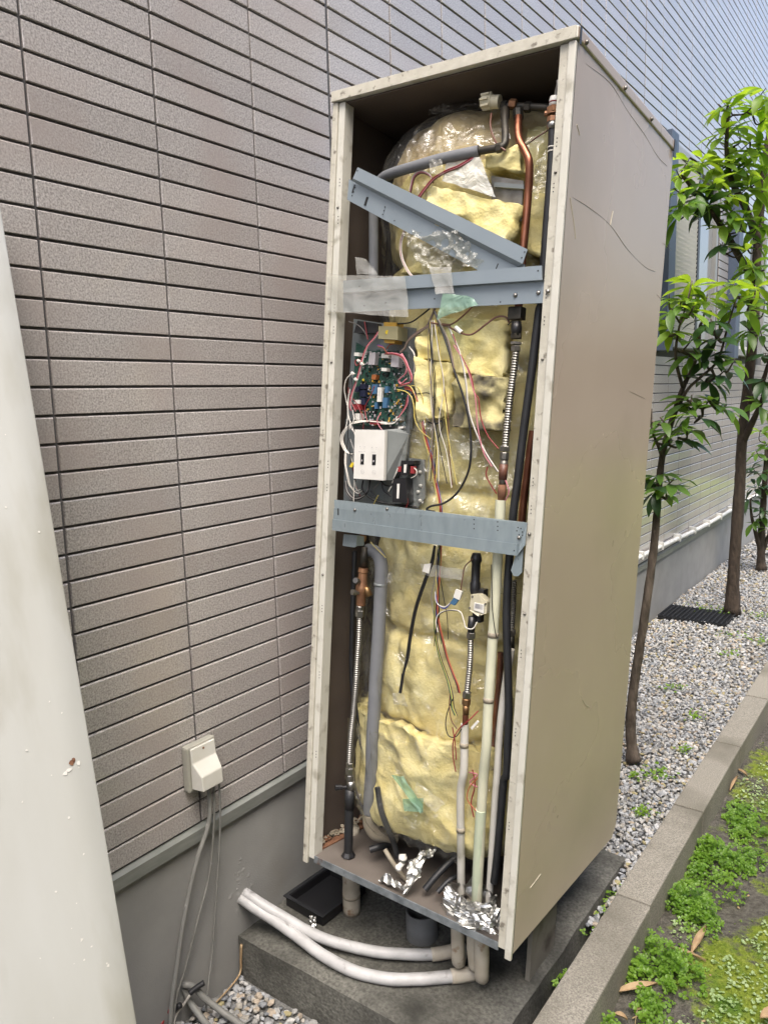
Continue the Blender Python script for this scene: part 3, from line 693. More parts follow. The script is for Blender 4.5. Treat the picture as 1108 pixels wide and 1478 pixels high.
sheet('film_scrap', [(0.5299,0.04,1.7261),(0.5577,0.05,1.7971),(0.5649,0.05,1.7033),(0.542,0.04,1.6829)], 20, .012, 30, 8.1, 'film_heavy', hw, edge=.006)
sheet('tape', [(0.3172,-0.02,1.5498),(0.3751,-0.02,1.5452),(0.3867,-0.022,1.4867),(0.3407,-0.022,1.4867)], 12, .003, 20, 9.1, 'tape', hw, edge=.002)
sheet('tape', [(0.3577,-0.022,1.4896),(0.4373,-0.022,1.474),(0.4508,-0.022,1.4587),(0.347,-0.022,1.4307)], 14, .005, 20, 9.9, 'tape_green', hw, edge=.003)
sheet('tape', [(0.0098,-0.014,1.5563),(0.2526,-0.02,1.5339),(0.2657,-0.018,1.4387),(0.018,-0.014,1.4647)], 26, .003, 12, 10.1, 'tape', hw, edge=.002)
sheet('tape', [(0.0876,0,1.5959),(0.1213,0,1.5871),(0.1577,0,1.5486),(0.0931,0,1.5534)], 12, .004, 18, 10.9, 'tape', hw, edge=.002)
sheet('tape', [(0.3996,0.025,1.151),(0.4462,0.025,1.1637),(0.4432,0.025,1.1223),(0.4081,0.025,1.1149)], 10, .003, 18, 11.9, 'film_heavy', hw, edge=.002)
sheet('tape', [(0.2494,0.02,0.5172),(0.283,0.02,0.5277),(0.2985,0.02,0.4957),(0.2545,0.02,0.4903)], 10, .003, 18, 12.9, 'film_heavy', hw, edge=.002)
sheet('tape', [(0.312,0.02,0.858),(0.4338,0.02,0.862),(0.4327,0.02,0.8351),(0.317,0.02,0.831)], 12, .003, 18, 13.3, 'tape', hw, edge=.002)
sheet('tape', [(0.3615,-0.02,0.336),(0.4381,-0.015,0.3058),(0.4161,-0.015,0.2701),(0.3526,-0.02,0.3046)], 12, .003, 18, 13.9, 'film_heavy', hw, edge=.003)
sheet('tape', [(0.2843,-0.02,0.3277),(0.3213,-0.02,0.336),(0.3734,-0.01,0.2758),(0.3712,-0.01,0.2527)], 12, .003, 18, 14.9, 'tape_green', hw, edge=.002)
sheet('tape', [(0.3147,-0.01,0.2722),(0.3769,-0.012,0.2968),(0.3751,-0.005,0.2552),(0.3227,-0.008,0.2417)], 12, .003, 18, 15.9, 'tape_green', hw, edge=.002)
sheet('film_scrap', [(0.2794,0.02,1.2256),(0.4554,0.02,1.1538),(0.4972,0.03,1.1358),(0.2695,0.02,1.1768)], 26, .010, 20, 17.9, 'film', hw, edge=.006)

# ---- crossbars
def bar(name, up, lo, m, parent=hw, **kw):
    """Z-profile bar: proud upper strip, set-back lower web"""
    b = MB(); b.slab(up, .003)
    tl, tr, br, bl = [Vector(p) for p in up]
    L0, R0_ = Vector(lo[0]), Vector(lo[1])
    b.add([bl, br, R0_, L0], [(0,1,2,3)])                       # step between the strips
    b.slab(lo, .003)
    return b.obj(name, m, parent, **kw)
cb = bar('crossbar', [(0.0608,-0.014,1.5381),(0.5904,-0.014,1.5323),(0.5937,-0.014,1.5031),(0.0624,-0.014,1.5089)], [(0.0528,-0.002,1.509),(0.5952,-0.002,1.5021),(0.598,-0.002,1.4577),(0.0553,-0.002,1.4635)], 'bar')
for (x, y) in ((0,0),):
    for p in [(0.5292,-0.0025,1.4771),(0.5824,-0.0025,1.4792),(0.6063,-0.008,1.4793)]:
        part(MB().lathe([(0,.0048),(.5,.0045),(1,.002)], p, (p[0],p[1]-.004,p[2]), 12), 'screw', 'steel', cb, True)
h = MB()
for p in [(0.1128,-0.0142,1.5207),(0.4939,-0.0022,1.4649),(0.5833,-0.0142,1.5221),(0.1217,-0.0022,1.476),(0.1857,-0.0022,1.4798),(0.324,-0.0022,1.4814)]: h.lathe([(0,.0018),(1,.0018)], (p[0],p[1]-.0003,p[2]), p, 8)
part(h, 'screw_hole', 'blackp', cb, kind='stuff')
cb = bar('crossbar', [(0.06,-0.012,0.9691),(0.5969,-0.012,0.991),(0.5793,-0.012,0.9415),(0.0593,-0.012,0.94)], [(0.0603,-0.016,0.9415),(0.5795,-0.016,0.9429),(0.5803,-0.016,0.9172),(0.0603,-0.016,0.913)], 'bar_zinc')
part(MB().slab([(0.0586,-0.01,0.9915),(0.292,-0.01,0.9917),(0.2908,-0.0105,0.9753),(0.0612,-0.01,0.9709)], .003).slab([(0.0586,-0.01,0.9915),(0.5941,-0.006,0.9912),(0.597,-0.012,0.99),(0.0615,-0.012,0.9693)], .002), 'top_flange', 'bar_zinc', cb)
part(MB().slab([(0.5965,-0.011,0.9908),(0.5953,-0.011,0.9425),(0.5808,-0.015,0.9182),(0.5782,-0.011,0.9423)], .003), 'end_flange', 'bar_zinc', cb)
part(MB().slab([(0.5878,-0.004,0.9418),(0.576,-0.004,0.9333),(0.5629,-0.004,0.8813),(0.5698,-0.004,0.8697),(0.5812,-0.004,0.8705),(0.5891,-0.004,0.8802)], .004), 'hanging_tab', 'bar_zinc', cb)
part(MB().slab([(0.0787,0.01,0.9025),(0.1219,0.01,0.9048),(0.1206,0.01,0.8768),(0.115,0.01,0.8725),(0.0766,0.01,0.8723)], .004).slab([(0.1219,0.01,0.9048),(0.1272,0.03,0.9008),(0.1285,0.03,0.8776),(0.1206,0.01,0.8768)], .003), 'hanging_tab', 'bar_zinc', cb)
h = MB()
for p in [(0.5766,-0.0122,0.9788),(0.5837,-0.0122,0.9772),(0.5745,-0.0122,0.9712),(0.5879,-0.0122,0.9703),(0.5804,-0.0122,0.9635),(0.5885,-0.0122,0.9629),(0.5835,-0.0122,0.9584),(0.4676,-0.0122,0.9843),(0.4683,-0.0122,0.9741),(0.469,-0.0122,0.9639),(0.5269,-0.0122,0.9857),(0.5277,-0.0122,0.9757),(0.5283,-0.0122,0.9668),(0.5732,-0.0162,0.9277)]: h.lathe([(0,.0016),(1,.0016)], (p[0],p[1]-.0003,p[2]), p, 8)
h.slab([(0.0728,-0.0123,0.9704),(0.0765,-0.0123,0.9708),(0.0774,-0.0123,0.9535),(0.0737,-0.0123,0.9532)], .0002)
part(h, 'screw_hole', 'blackp', cb, kind='stuff')
for p in [(0.2261,-0.0105,0.984),(0.1287,-0.0122,0.972),(0.581,-0.0125,0.9571),(0.6027,-0.008,0.9668)]:
    part(MB().lathe([(0,.004),(.5,.004),(1,.0015)], p, (p[0],p[1]-.004,p[2]), 10), 'screw', 'steel_dull', cb, True)
# loose slanting bar: only caught at its ends, so a thing of its own
lb = thing('loose_crossbar', 'grey steel crossbar fallen aslant across the upper part of the cabinet', 'metal bar')
lb.matrix_world = HWM
b = MB()
b.slab([(0.0976,-0.022,1.8009),(0.5568,-0.016,1.5679),(0.5475,-0.016,1.539),(0.0844,-0.022,1.7773)], .003)
b.add([(0.0844,-0.022,1.7773),(0.5475,-0.016,1.539),(0.5336,-0.006,1.5353),(0.0696,-0.01,1.7769)], [(0,1,2,3)])
b.slab([(0.0607,-0.008,1.7822),(0.5469,-0.004,1.5398),(0.545,-0.004,1.527),(0.4485,-0.004,1.5291),(0.0579,-0.008,1.734)], .003)
b.obj('web', 'bar', lb)
h = MB()
for p in [(0.0977,-0.0225,1.7926),(0.5511,-0.0165,1.5627),(0.0735,-0.0085,1.7414),(0.0777,-0.0085,1.7497),(0.0818,-0.0085,1.7591),(0.1691,-0.0085,1.6858),(0.1723,-0.0085,1.6941),(0.1747,-0.0085,1.7024),(0.5451,-0.0165,1.5514),(0.2044,-0.0085,1.6674)]: h.lathe([(0,.0017),(1,.0017)], (p[0],p[1]-.0004,p[2]), p, 8)
h.slab([(0.1105,-0.0085,1.7143),(0.1177,-0.0085,1.7333),(0.1239,-0.0085,1.7313),(0.1167,-0.0085,1.7118)], .0004); h.slab([(0.0716,-0.0085,1.7487),(0.0783,-0.0085,1.7673),(0.0814,-0.0085,1.7662),(0.0748,-0.0085,1.7471)], .0004)
h.slab([(0.4778,-0.0045,1.5363),(0.4825,-0.0045,1.5476),(0.485,-0.0045,1.5463),(0.4803,-0.0045,1.5356)], .0004)
h.obj('slot', 'blackp', lb, kind='stuff')

# ---- pipes of the upper half
def pipe(name, pts, r, m, parent=hw, seg=14, corr=0, pitch=.006, sub=6, label=None, wob=0):
    b = MB().tube(pts, r, seg, sub=sub, corr=corr, pitch=pitch, wob=wob)
    return b.obj(name, m, parent, not corr, ang=40 if not corr else None, label=label)
def nut(pts, r, m, parent=hw, seg=6, name='nut'):
    a, c = pts
    return MB().lathe([(0,r*.9),(.12,r),(.88,r),(1,r*.9)], a, c, seg).obj(name, m, parent)
pipe('foam_pipe', [(0.4166,0,1.7937),(0.3684,-0.006,1.7906),(0.3162,-0.006,1.7891),(0.2514,0,1.7865),(0.1808,0.02,1.7892),(0.1183,0.05,1.7916),(0.0786,0.075,1.775),(0.0753,0.08,1.7155),(0.0797,0.08,1.6409),(0.084,0.08,1.5659),(0.0872,0.08,1.4842)], .0125, 'foam_grey')
pipe('copper_pipe', [(0.4141,0,1.7936),(0.4523,0,1.7926),(0.4729,0.004,1.7957),(0.4735,0.012,1.8147),(0.4604,0.03,1.8541),(0.4474,0.05,1.8937)], .0085, 'dark_brass')
nut([(0.4584,0,1.7916),(0.4705,0.002,1.7934)], .0105, 'dark_brass')
pipe('manifold', [(0.4252,0.06,1.9078),(0.4725,0.065,1.8994),(0.5185,0.07,1.8903),(0.5435,0.08,1.8869)], .0085, 'dark_brass')
nut([(0.4557,0.055,1.9044),(0.4714,0.057,1.901)], .0105, 'bronze'); nut([(0.4879,0.065,1.8949),(0.502,0.067,1.8924)], .0115, 'dark_brass'); nut([(0.4347,0.06,1.906),(0.4472,0.06,1.9031)], .0115, 'dark_brass'); nut([(0.4742,0.06,1.8921),(0.4771,0.06,1.869)], .012, 'dark_brass', seg=8); nut([(0.4474,0.05,1.8937),(0.449,0.05,1.8723)], .011, 'dark_brass', seg=8)
vc = MB().lathe([(0,.013),(.1,.0165),(.55,.0165),(.6,.0145),(1,.0145)], *[(0.391,0.045,1.9172),(0.4339,0.05,1.9106)], 16).obj('valve_cap', 'cream', hw, True, ang=30)
vb = MB()
for k in range(8):
    a = k*math.pi/4; p = Vector((0.398,0.045,1.9158)); vb.box((p.x-.004, p.y+math.cos(a)*.0165-.002, p.z+math.sin(a)*.0165-.002), (p.x+.016, p.y+math.cos(a)*.0165+.002, p.z+math.sin(a)*.0165+.002))
vb.obj('rib', 'cream', vc, kind='stuff')
pipe('copper_pipe', [(0.4793,0.055,1.8721),(0.488,0.04,1.8368),(0.4983,0.03,1.8111),(0.5154,0.024,1.7857),(0.5284,0.02,1.7619),(0.5299,0.024,1.732),(0.5271,0.03,1.6926),(0.5263,0.03,1.6404),(0.5243,0.03,1.5881),(0.5234,0.03,1.5431),(0.5222,0.03,1.455)], .0088, 'copper')
pipe('small_tube', [(0.4225,0.035,1.8837),(0.4303,0.02,1.8509),(0.4475,0.008,1.8178),(0.4651,-0.002,1.7972),(0.4829,-0.002,1.7829)], .0022, 'wire_brown')
pipe('wire', [(0.5102,0.05,1.8102),(0.5328,0.05,1.8209),(0.5561,0.06,1.8366)], .0016, 'wire_brown')
part(MB().lathe([(0,.004),(1,.004)], *[(0.5042,0.05,1.8102),(0.5157,0.05,1.8155)], 8), 'connector', 'cream')
# relief valve and black hose by the right edge
rv = pipe('relief_valve', [(0.573,0.03,1.8513),(0.5726,0.03,1.8639)], .013, 'bronze', sub=1)
nut([(0.5719,0.03,1.8665),(0.5741,0.03,1.8526)], .0145, 'bronze', rv); nut([(0.5723,0.03,1.8464),(0.5726,0.03,1.8348)], .0125, 'bronze', rv, 8)
MB().lathe([(0,.0115),(.3,.0105),(.6,.0115),(1,.0095)], *[(0.5734,0.03,1.8677),(0.5737,0.03,1.8866)], 14).obj('valve_body', 'white', rv, True)
MB().lathe([(0,.0112),(1,.0108)], *[(0.5735,0.03,1.8737),(0.5736,0.03,1.8807)], 14).obj('red_band', 'wire_red', rv, True)
pipe('lever', [(0.5752,0.03,1.8883),(0.5765,0.028,1.8973),(0.5799,0.026,1.9068),(0.5797,0.026,1.9167)], .003, 'steel', rv, 8)
MB().lathe([(0,.0125),(.5,.013),(1,.0118)], *[(0.5732,0.03,1.8347),(0.5736,0.03,1.8215)], 14).obj('ferrule', 'steel', rv, True)
MB().lathe([(0,.004),(1,.006)], *[(0.5649,0.03,1.8543),(0.5552,0.03,1.8561)], 8).obj('spigot', 'bronze', rv)
bh = pipe('black_hose', [(0.5735,0.03,1.8236),(0.5759,0.03,1.7778),(0.5765,0.03,1.6964),(0.5757,0.03,1.6246),(0.5757,0.03,1.5572),(0.5756,0.03,1.4892),(0.5755,0.03,1.4524)] + [(0.572,0.03,1.4506),(0.5676,0.03,1.3838),(0.5636,0.03,1.3163),(0.5584,0.03,1.243),(0.5531,0.03,1.1688),(0.5485,0.03,1.0837),(0.543,0.03,1.0074)] + [(0.5383,0.035,0.9014),(0.5384,0.035,0.8392),(0.5408,0.035,0.7664),(0.5478,0.035,0.694),(0.5553,0.035,0.6215),(0.5616,0.035,0.559),(0.5646,0.035,0.4792),(0.5675,0.035,0.3988)] + [(0.5597,0.04,0.3774),(0.5556,0.045,0.2913),(0.5491,0.055,0.1913),(0.5406,0.065,0.1073)], .0092, 'black', sub=4)
for y in (500, 520): MB().lathe([(0,.0102),(1,.0102)], *(((0.5759,0.03,1.7854), (0.576,0.03,1.7828)) if y == 500 else ((0.5759,0.03,1.7768), (0.5761,0.03,1.7742))), 14).obj('hose_clip', 'wire_white', bh, True)
pipe('copper_pipe', [(0.5492,0.09,1.1901),(0.5449,0.09,1.1438),(0.5415,0.09,1.0921),(0.538,0.09,1.0399),(0.5363,0.09,0.9717),(0.5352,0.09,0.9082)], .009, 'copper')
pipe('copper_pipe', [(0.4961,0.11,0.6565),(0.4969,0.11,0.5783),(0.4945,0.11,0.51),(0.4953,0.11,0.4304),(0.4977,0.11,0.3623)], .0075, 'copper')

# ---- flexible steel pipe in the middle
fx = pipe('flexible_pipe', [(0.5254,0.025,1.3624),(0.523,0.025,1.3209),(0.5199,0.025,1.2815),(0.5173,0.025,1.2419),(0.5155,0.025,1.197),(0.5144,0.025,1.1508)], .0078, 'steel_flex', seg=12, corr=.13, pitch=.0058)
part(MB().box(*[(lambda p, s: (p[0]+s*.016, p[1]+s*.014, p[2]+s*.014))((0.5192,0.03,1.4435), s) for s in (-1,1)], bev=.003), 'valve_block', 'dark_brass')
part(MB().lathe([(0,.011),(.5,.0125),(1,.011)], *[(0.5219,0.025,1.4257),(0.5237,0.025,1.3941)], 12), 'union', 'blackp', smooth=True)
nut([(0.5232,0.025,1.4),(0.5235,0.025,1.3883)], .0125, 'dark_brass'); nut([(0.524,0.025,1.3819),(0.5239,0.025,1.3756)], .0125, 'steel_dull'); nut([(0.5241,0.025,1.3737),(0.5245,0.025,1.361)], .0105, 'steel')
nut([(0.5143,0.025,1.1529),(0.514,0.025,1.1408)], .0115, 'steel'); nut([(0.5142,0.025,1.1393),(0.5143,0.025,1.1216)], .0105, 'steel_dull', seg=8)
part(MB().lathe([(0,.0085),(.2,.0095),(.7,.009),(1,.008)], *[(0.5143,0.025,1.1216),(0.5139,0.025,1.0659)], 12), 'reducer', 'steel_dull', smooth=True)
part(MB().lathe([(0,.0102),(1,.0098)], *[(0.5139,0.025,1.1125),(0.5136,0.025,1.0771)], 12), 'red_tape', 'wire_brown', smooth=True)
part(MB().lathe([(0,.0095),(.4,.0105),(1,.009)], *[(0.5133,0.025,1.0659),(0.5142,0.025,1.0293)], 10), 'rusty_nipple', 'rust', smooth=True)
pipe('wrapped_pipe', [(0.5119,0.025,1.0311),(0.5126,0.025,1.0046),(0.5133,0.025,0.9636),(0.5136,0.025,0.912),(0.5139,0.025,0.8601)] + [(0.514,0.025,0.8524),(0.515,0.025,0.7739),(0.5146,0.025,0.6998),(0.5148,0.025,0.6144),(0.5151,0.025,0.5282),(0.5169,0.025,0.4524)] + [(0.5091,0.035,0.3785),(0.5064,0.042,0.288),(0.5019,0.055,0.1735),(0.4965,0.07,0.0349)], .0118, 'wrap_cream', wob=.05, sub=4)
pipe('pipe_tape', [(0.5058,0.0405,0.2884),(0.5008,0.052,0.1935),(0.4974,0.062,0.1043),(0.4953,0.07,0.041)], .0128, 'wrap_green', wob=.05, sub=4, label='pale green wrapped section')

# ---- lower left: brass cock, flexible pipe, black pipe, foam pipe
part(MB().lathe([(0,.009),(1,.011)], *[(0.1182,0.05,0.8702),(0.1182,0.05,0.818)], 10), 'union', 'dark_brass', smooth=True)
ck = part(MB().lathe([(0,.0125),(.1,.0135),(.12,.0115),(.42,.0125),(.5,.016),(.62,.0165),(.7,.0125),(1,.012)], *[(0.1207,0.045,0.8159),(0.1175,0.045,0.7168)], 16), 'stop_cock', 'bronze', smooth=True, ang=35)
MB().lathe([(0,.007),(.3,.009),(1,.0085)], *[(0.1308,0.045,0.7681),(0.1452,0.045,0.7455)], 10).obj('outlet', 'brass', ck, True)
for a, c in ([(0.1208,0.03,0.7817),(0.1234,0.01,0.7883)], [(0.1196,0.03,0.7518),(0.1142,0.01,0.7562)]):
    MB().lathe([(0,.005),(.5,.005),(.55,.0085),(1,.0075)], a, c, 10).obj('handle', 'steel', ck)
nut([(0.1168,0.045,0.7155),(0.116,0.045,0.7034)], .0115, 'steel', seg=12); nut([(0.1159,0.045,0.7045),(0.1163,0.045,0.6853)], .0122, 'steel')
pipe('flexible_pipe', [(0.1162,0.045,0.6865),(0.1167,0.045,0.6261),(0.1149,0.045,0.5526),(0.1138,0.045,0.4909),(0.1064,0.05,0.4196),(0.1019,0.05,0.3621),(0.1002,0.05,0.3112),(0.0999,0.05,0.2745)], .0075, 'steel_flex', seg=12, corr=.13, pitch=.0058)
nut([(0.1026,0.05,0.2815),(0.1034,0.05,0.2677)], .0105, 'steel'); nut([(0.1034,0.05,0.2677),(0.1044,0.05,0.2483)], .0122, 'steel'); nut([(0.1054,0.05,0.2472),(0.1072,0.05,0.2301)], .011, 'steel', seg=8)
vl = part(MB().lathe([(0,.011),(.5,.0125),(1,.011)], *[(0.108,0.05,0.2304),(0.1111,0.05,0.2066)], 12), 'ball_valve', 'steel', smooth=True)
MB().lathe([(0,.005),(.4,.004),(.45,.007),(1,.008)], *[(0.1009,0.045,0.2122),(0.0795,0.02,0.2131)], 10).obj('handle', 'blackp', vl)
pipe('black_pipe', [(0.1059,0.05,0.2064),(0.1074,0.05,0.1486),(0.1092,0.05,0.085),(0.1071,0.055,0.0209)], .0122, 'black', sub=3)
part(MB().lathe([(0,.0135),(1,.0135)], *[(0.1067,0.05,0.208),(0.1081,0.05,0.1524)], 14), 'pipe_socket', 'black', smooth=True)
part(MB().lathe([(0,.012),(1,.02)], *[(0.1067,0.055,0.028),(0.1074,0.055,0.0159)], 8), 'pipe_collar', 'blackp')
fp = pipe('foam_pipe', [(0.1125,0.07,0.8598),(0.1397,0.065,0.8597),(0.1601,0.06,0.8465),(0.1709,0.055,0.8221),(0.1721,0.055,0.7781),(0.1727,0.055,0.6952),(0.1719,0.055,0.6113),(0.1703,0.055,0.5264),(0.1702,0.055,0.441),(0.1694,0.055,0.3546)] + [(0.1685,0.06,0.2772),(0.1628,0.065,0.1968),(0.16,0.07,0.1517)], .0172, 'foam_grey', sub=4)
pipe('pipe_elbow', [(0.1602,0.07,0.1482),(0.1601,0.075,0.1142),(0.1726,0.085,0.0903),(0.1872,0.11,0.0765),(0.2002,0.14,0.0656)], .0178, 'wrap_tan', sub=5, wob=.06)
MB().lathe([(0,.0182),(1,.0182)], *[(0.1711,0.055,0.7827),(0.1708,0.055,0.7755)], 14).obj('tape_ring', 'plate', fp, True)
pipe('black_hose', [(0.0328,0.12,0.8411),(0.0341,0.12,0.7218),(0.0365,0.12,0.6079),(0.0406,0.12,0.506),(0.055,0.12,0.4189),(0.0793,0.13,0.3445),(0.0946,0.13,0.2836)] + [(0.0719,0.13,0.3255),(0.0873,0.13,0.2863)], .007, 'black', sub=4)
pipe('black_hose', [(0.2169,0.02,0.2588),(0.2322,0.02,0.203),(0.2476,0.03,0.1569),(0.2562,0.05,0.1105),(0.2638,0.06,0.0676)], .0075, 'black', sub=5)
pipe('drain_hose', [(0.2366,0.04,0.0883),(0.2579,0.04,0.0674),(0.2805,0.05,0.0372),(0.2945,0.06,0.0174)], .006, 'wrap_tan', sub=5)
pipe('black_hose', [(0.1748,0.06,0.0549),(0.193,0.08,0.0615),(0.1983,0.12,0.0518)], .009, 'black', sub=5)
pipe('black_hose', [(0.3704,0.03,0.0355),(0.3866,0.06,0.0677),(0.4048,0.1,0.0967),(0.4243,0.14,0.1202)], .0085, 'black', sub=5)
pipe('black_hose', [(0.4067,0.03,0.0437),(0.4231,0.06,0.069),(0.436,0.1,0.0686)], .006, 'black', sub=5)

# ---- lower right: valve with actuator, flexible pipe, white pipes
part(MB().lathe([(0,.0095),(.12,.0135),(.2,.0135),(.25,.0105),(.7,.0105),(.74,.0125),(.9,.0125),(1,.011)], *[(0.4511,0.04,0.9006),(0.4564,0.035,0.8047)], 14), 'valve_pipe', 'blackp', smooth=True, ang=35)
ac = part(MB().slab([(0.4589,0.012,0.8069),(0.4776,0.012,0.81),(0.4956,0.022,0.7931),(0.4962,0.022,0.7679),(0.4811,0.012,0.7594),(0.4567,0.012,0.7698)], .025), 'actuator', 'cream')
MB().slab([(0.4694,0.01,0.7905),(0.4919,0.0165,0.7881),(0.4922,0.0165,0.767),(0.4695,0.01,0.7725)], .002).obj('label', 'white', ac)
pm = MB()
for k in range(5):
    y = 344+k*7; pm.slab([(0.4722,0.0096,0.7884), (0.49,0.016,0.7857), (0.49,0.016,0.7847), (0.4722,0.0096,0.7873)] if k == 0 else [(p[0], p[1], p[2]-.0022*k) for p in ((0.4722,0.0096,0.7884), (0.49,0.016,0.7857), (0.49,0.016,0.7847), (0.4722,0.0096,0.7873))], .0004)
pm.obj('small_print', 'print', ac, kind='stuff')
for p in [(0.4633,0.012,0.8029),(0.4575,0.012,0.7753),(0.4934,0.02,0.7894),(0.4856,0.012,0.7629)]: MB().lathe([(0,.0026),(1,.0018)], p, (p[0],p[1]-.003,p[2]), 8).obj('screw', 'steel', ac)
part(MB().box(*[(lambda p, s: (p[0]+s*.013, p[1]+s*.012, p[2]+s*.013))((0.467,0.045,0.805), s) for s in (-1,1)], bev=.003), 'valve_block', 'blackp')
part(MB().box(*[(lambda p, s: (p[0]+s*.011, p[1]+s*.010, p[2]+s*.013))((0.4689,0.035,0.7532), s) for s in (-1,1)], bev=.003), 'valve_block', 'blackp')
part(MB().lathe([(0,.0085),(.6,.0095),(1,.0085)], *[(0.4605,0.02,0.7542),(0.4607,0.02,0.7167)], 12), 'union', 'blackp', smooth=True)
nut([(0.4607,0.02,0.7167),(0.4611,0.02,0.7017)], .0102, 'steel')
pipe('flexible_pipe', [(0.4605,0.02,0.7016),(0.4622,0.02,0.6684),(0.4626,0.02,0.636),(0.4613,0.02,0.6031),(0.4599,0.02,0.5711)], .0068, 'steel_flex', seg=12, corr=.13, pitch=.0055)
nut([(0.4597,0.02,0.5727),(0.4596,0.02,0.5578)], .0105, 'steel'); nut([(0.4596,0.02,0.5568),(0.4595,0.02,0.5413)], .0108, 'brass', seg=8)
part(MB().lathe([(0,.0085),(1,.0075)], *[(0.4595,0.02,0.5413),(0.4599,0.02,0.5178)], 12), 'nipple', 'brass', smooth=True)
pipe('copper_pipe', [(0.4597,0.02,0.5205),(0.4605,0.02,0.4904)], .0072, 'copper', sub=2)
pipe('wrapped_pipe', [(0.4591,0.02,0.4938),(0.4606,0.022,0.4371),(0.4619,0.025,0.375)] + [(0.4519,0.034,0.3295),(0.4511,0.04,0.2699),(0.4509,0.055,0.1672),(0.4488,0.075,0.039)], .0098, 'wrap_white', wob=.05, sub=4)
pipe('wrapped_pipe', [(0.5462,0.06,0.6858),(0.5408,0.06,0.6336),(0.5352,0.06,0.5672),(0.5321,0.06,0.5117),(0.531,0.06,0.4453),(0.5322,0.06,0.379)] + [(0.5286,0.066,0.305),(0.5252,0.075,0.1734),(0.521,0.085,0.0344)], .0088, 'wrap_white', wob=.05, sub=4)
pipe('flexible_pipe', [(0.5318,0.08,0.8426),(0.5338,0.08,0.8002),(0.5346,0.08,0.7575),(0.5346,0.08,0.7252)], .0065, 'steel_flex', seg=10, corr=.13, pitch=.0055)
nut([(0.5346,0.08,0.7262),(0.535,0.08,0.7118)], .010, 'steel_dull'); part(MB().lathe([(0,.008),(1,.0075)], *[(0.535,0.08,0.7118),(0.5369,0.08,0.6781)], 10), 'nipple', 'dark_brass', smooth=True)
pipe('wire', [(0.4966,0.03,0.3671),(0.4769,0.03,0.3391),(0.4737,0.03,0.3067),(0.4988,0.03,0.287)], .0013, 'wire_orange')
pipe('wire', [(0.4715,0.05,0.3741),(0.4808,0.05,0.3393),(0.4737,0.05,0.2928),(0.483,0.05,0.2579)], .0016, 'wire_red')
pipe('wire', [(0.4618,0.05,0.3648),(0.4857,0.05,0.366),(0.4669,0.05,0.3412),(0.4879,0.05,0.3353)], .0015, 'wire_pink')

# ---- control board
cbd = part(MB().slab([(0.0412,0.06,1.4569),(0.2321,0.06,1.4264),(0.2347,0.06,1.2097),(0.2254,0.06,1.1793),(0.029,0.06,1.1714),(0.0362,0.06,1.3252)], .002).slab([(0.0276,0.06,1.198),(0.2322,0.06,1.2046),(0.2341,0.06,1.1071),(0.2799,0.06,1.1076),(0.2873,0.06,1.0134),(0.2711,0.06,0.9862),(0.0335,0.06,0.975)], .002).slab([(0.2321,0.06,1.4264),(0.2562,0.03,1.4215),(0.2593,0.03,1.1798),(0.2343,0.06,1.1796)], .002), 'control_board', 'plate')
part(MB().slab([(0.0562,0.055,1.3963),(0.1065,0.052,1.3736),(0.2189,0.052,1.3692),(0.2273,0.052,1.3237),(0.2246,0.052,1.1883),(0.0629,0.052,1.1823),(0.0545,0.052,1.2763)], .002), 'circuit_board', 'pcb', cbd)
def chip(px, t, m, name):
    return MB().slab(px, t).obj(name, m, cbd)
def blk(poly, v1, m, name, parent=cbd, **kw):
    """block whose front outline is given, reaching back to depth v1"""
    b = MB(); n = len(poly); bk = [(p[0], v1, p[2]) for p in poly]
    b.add(poly+bk, [tuple(range(n)), tuple(reversed(range(n,2*n)))]+[(i, n+i, n+(i+1)%n, (i+1)%n) for i in range(n)])
    return b.obj(name, m, parent, **kw)
tr = blk([(0.1604,0.008,1.427),(0.2179,0.008,1.424),(0.2187,0.008,1.3922),(0.1608,0.008,1.3967)], .05, 'trafo', 'transformer')
blk([(0.1711,0.014,1.437),(0.2089,0.014,1.4344),(0.2081,0.014,1.4251),(0.1717,0.014,1.4273)], .045, 'trafo_tape', 'winding', cbd)
blk([(0.1736,0.014,1.3948),(0.2073,0.014,1.393),(0.2064,0.014,1.385),(0.1755,0.014,1.3873)], .045, 'trafo_tape', 'winding', cbd)
MB().lathe([(0,.0052),(1,.0052)], *[(0.188,0.0075,1.4109),(0.1847,0.012,1.4116)], 16).obj('core', 'yellow', tr)
for q in ([(0.1167,0.034,1.3668),(0.1355,0.034,1.3664),(0.1338,0.034,1.3364),(0.1132,0.034,1.3365)], [(0.1841,0.034,1.3599),(0.2072,0.034,1.3595),(0.208,0.034,1.3294),(0.1845,0.034,1.3314)]): blk(q, .05, 'heat_sink', 'heat_sink')
for q in ([(0.1233,0.042,1.2881),(0.1395,0.042,1.2882),(0.1386,0.042,1.2648),(0.1232,0.042,1.2645)], [(0.163,0.042,1.2837),(0.1731,0.042,1.2837),(0.1732,0.042,1.2675),(0.1634,0.042,1.2674)], [(0.1589,0.042,1.2557),(0.1734,0.042,1.2559),(0.172,0.042,1.2303),(0.159,0.042,1.23)], [(0.1339,0.042,1.2436),(0.1421,0.042,1.2437),(0.1425,0.042,1.2273),(0.1343,0.042,1.2271)]): blk(q, .052, 'blue_chip', 'integrated_circuit')
st = blk([(0.1429,0.04,1.281),(0.1551,0.04,1.2807),(0.1552,0.04,1.245),(0.1427,0.04,1.2448)], .05, 'white', 'sticker')
for k in range(7):
    p = Vector((0.149,0.0397,1.2752)); MB().box((p.x-.0007-(k%2)*.0004, p.y-.0002, p.z-.0025*k-.001), (p.x+.0009, p.y, p.z-.0025*k)).obj('print', 'print', st)
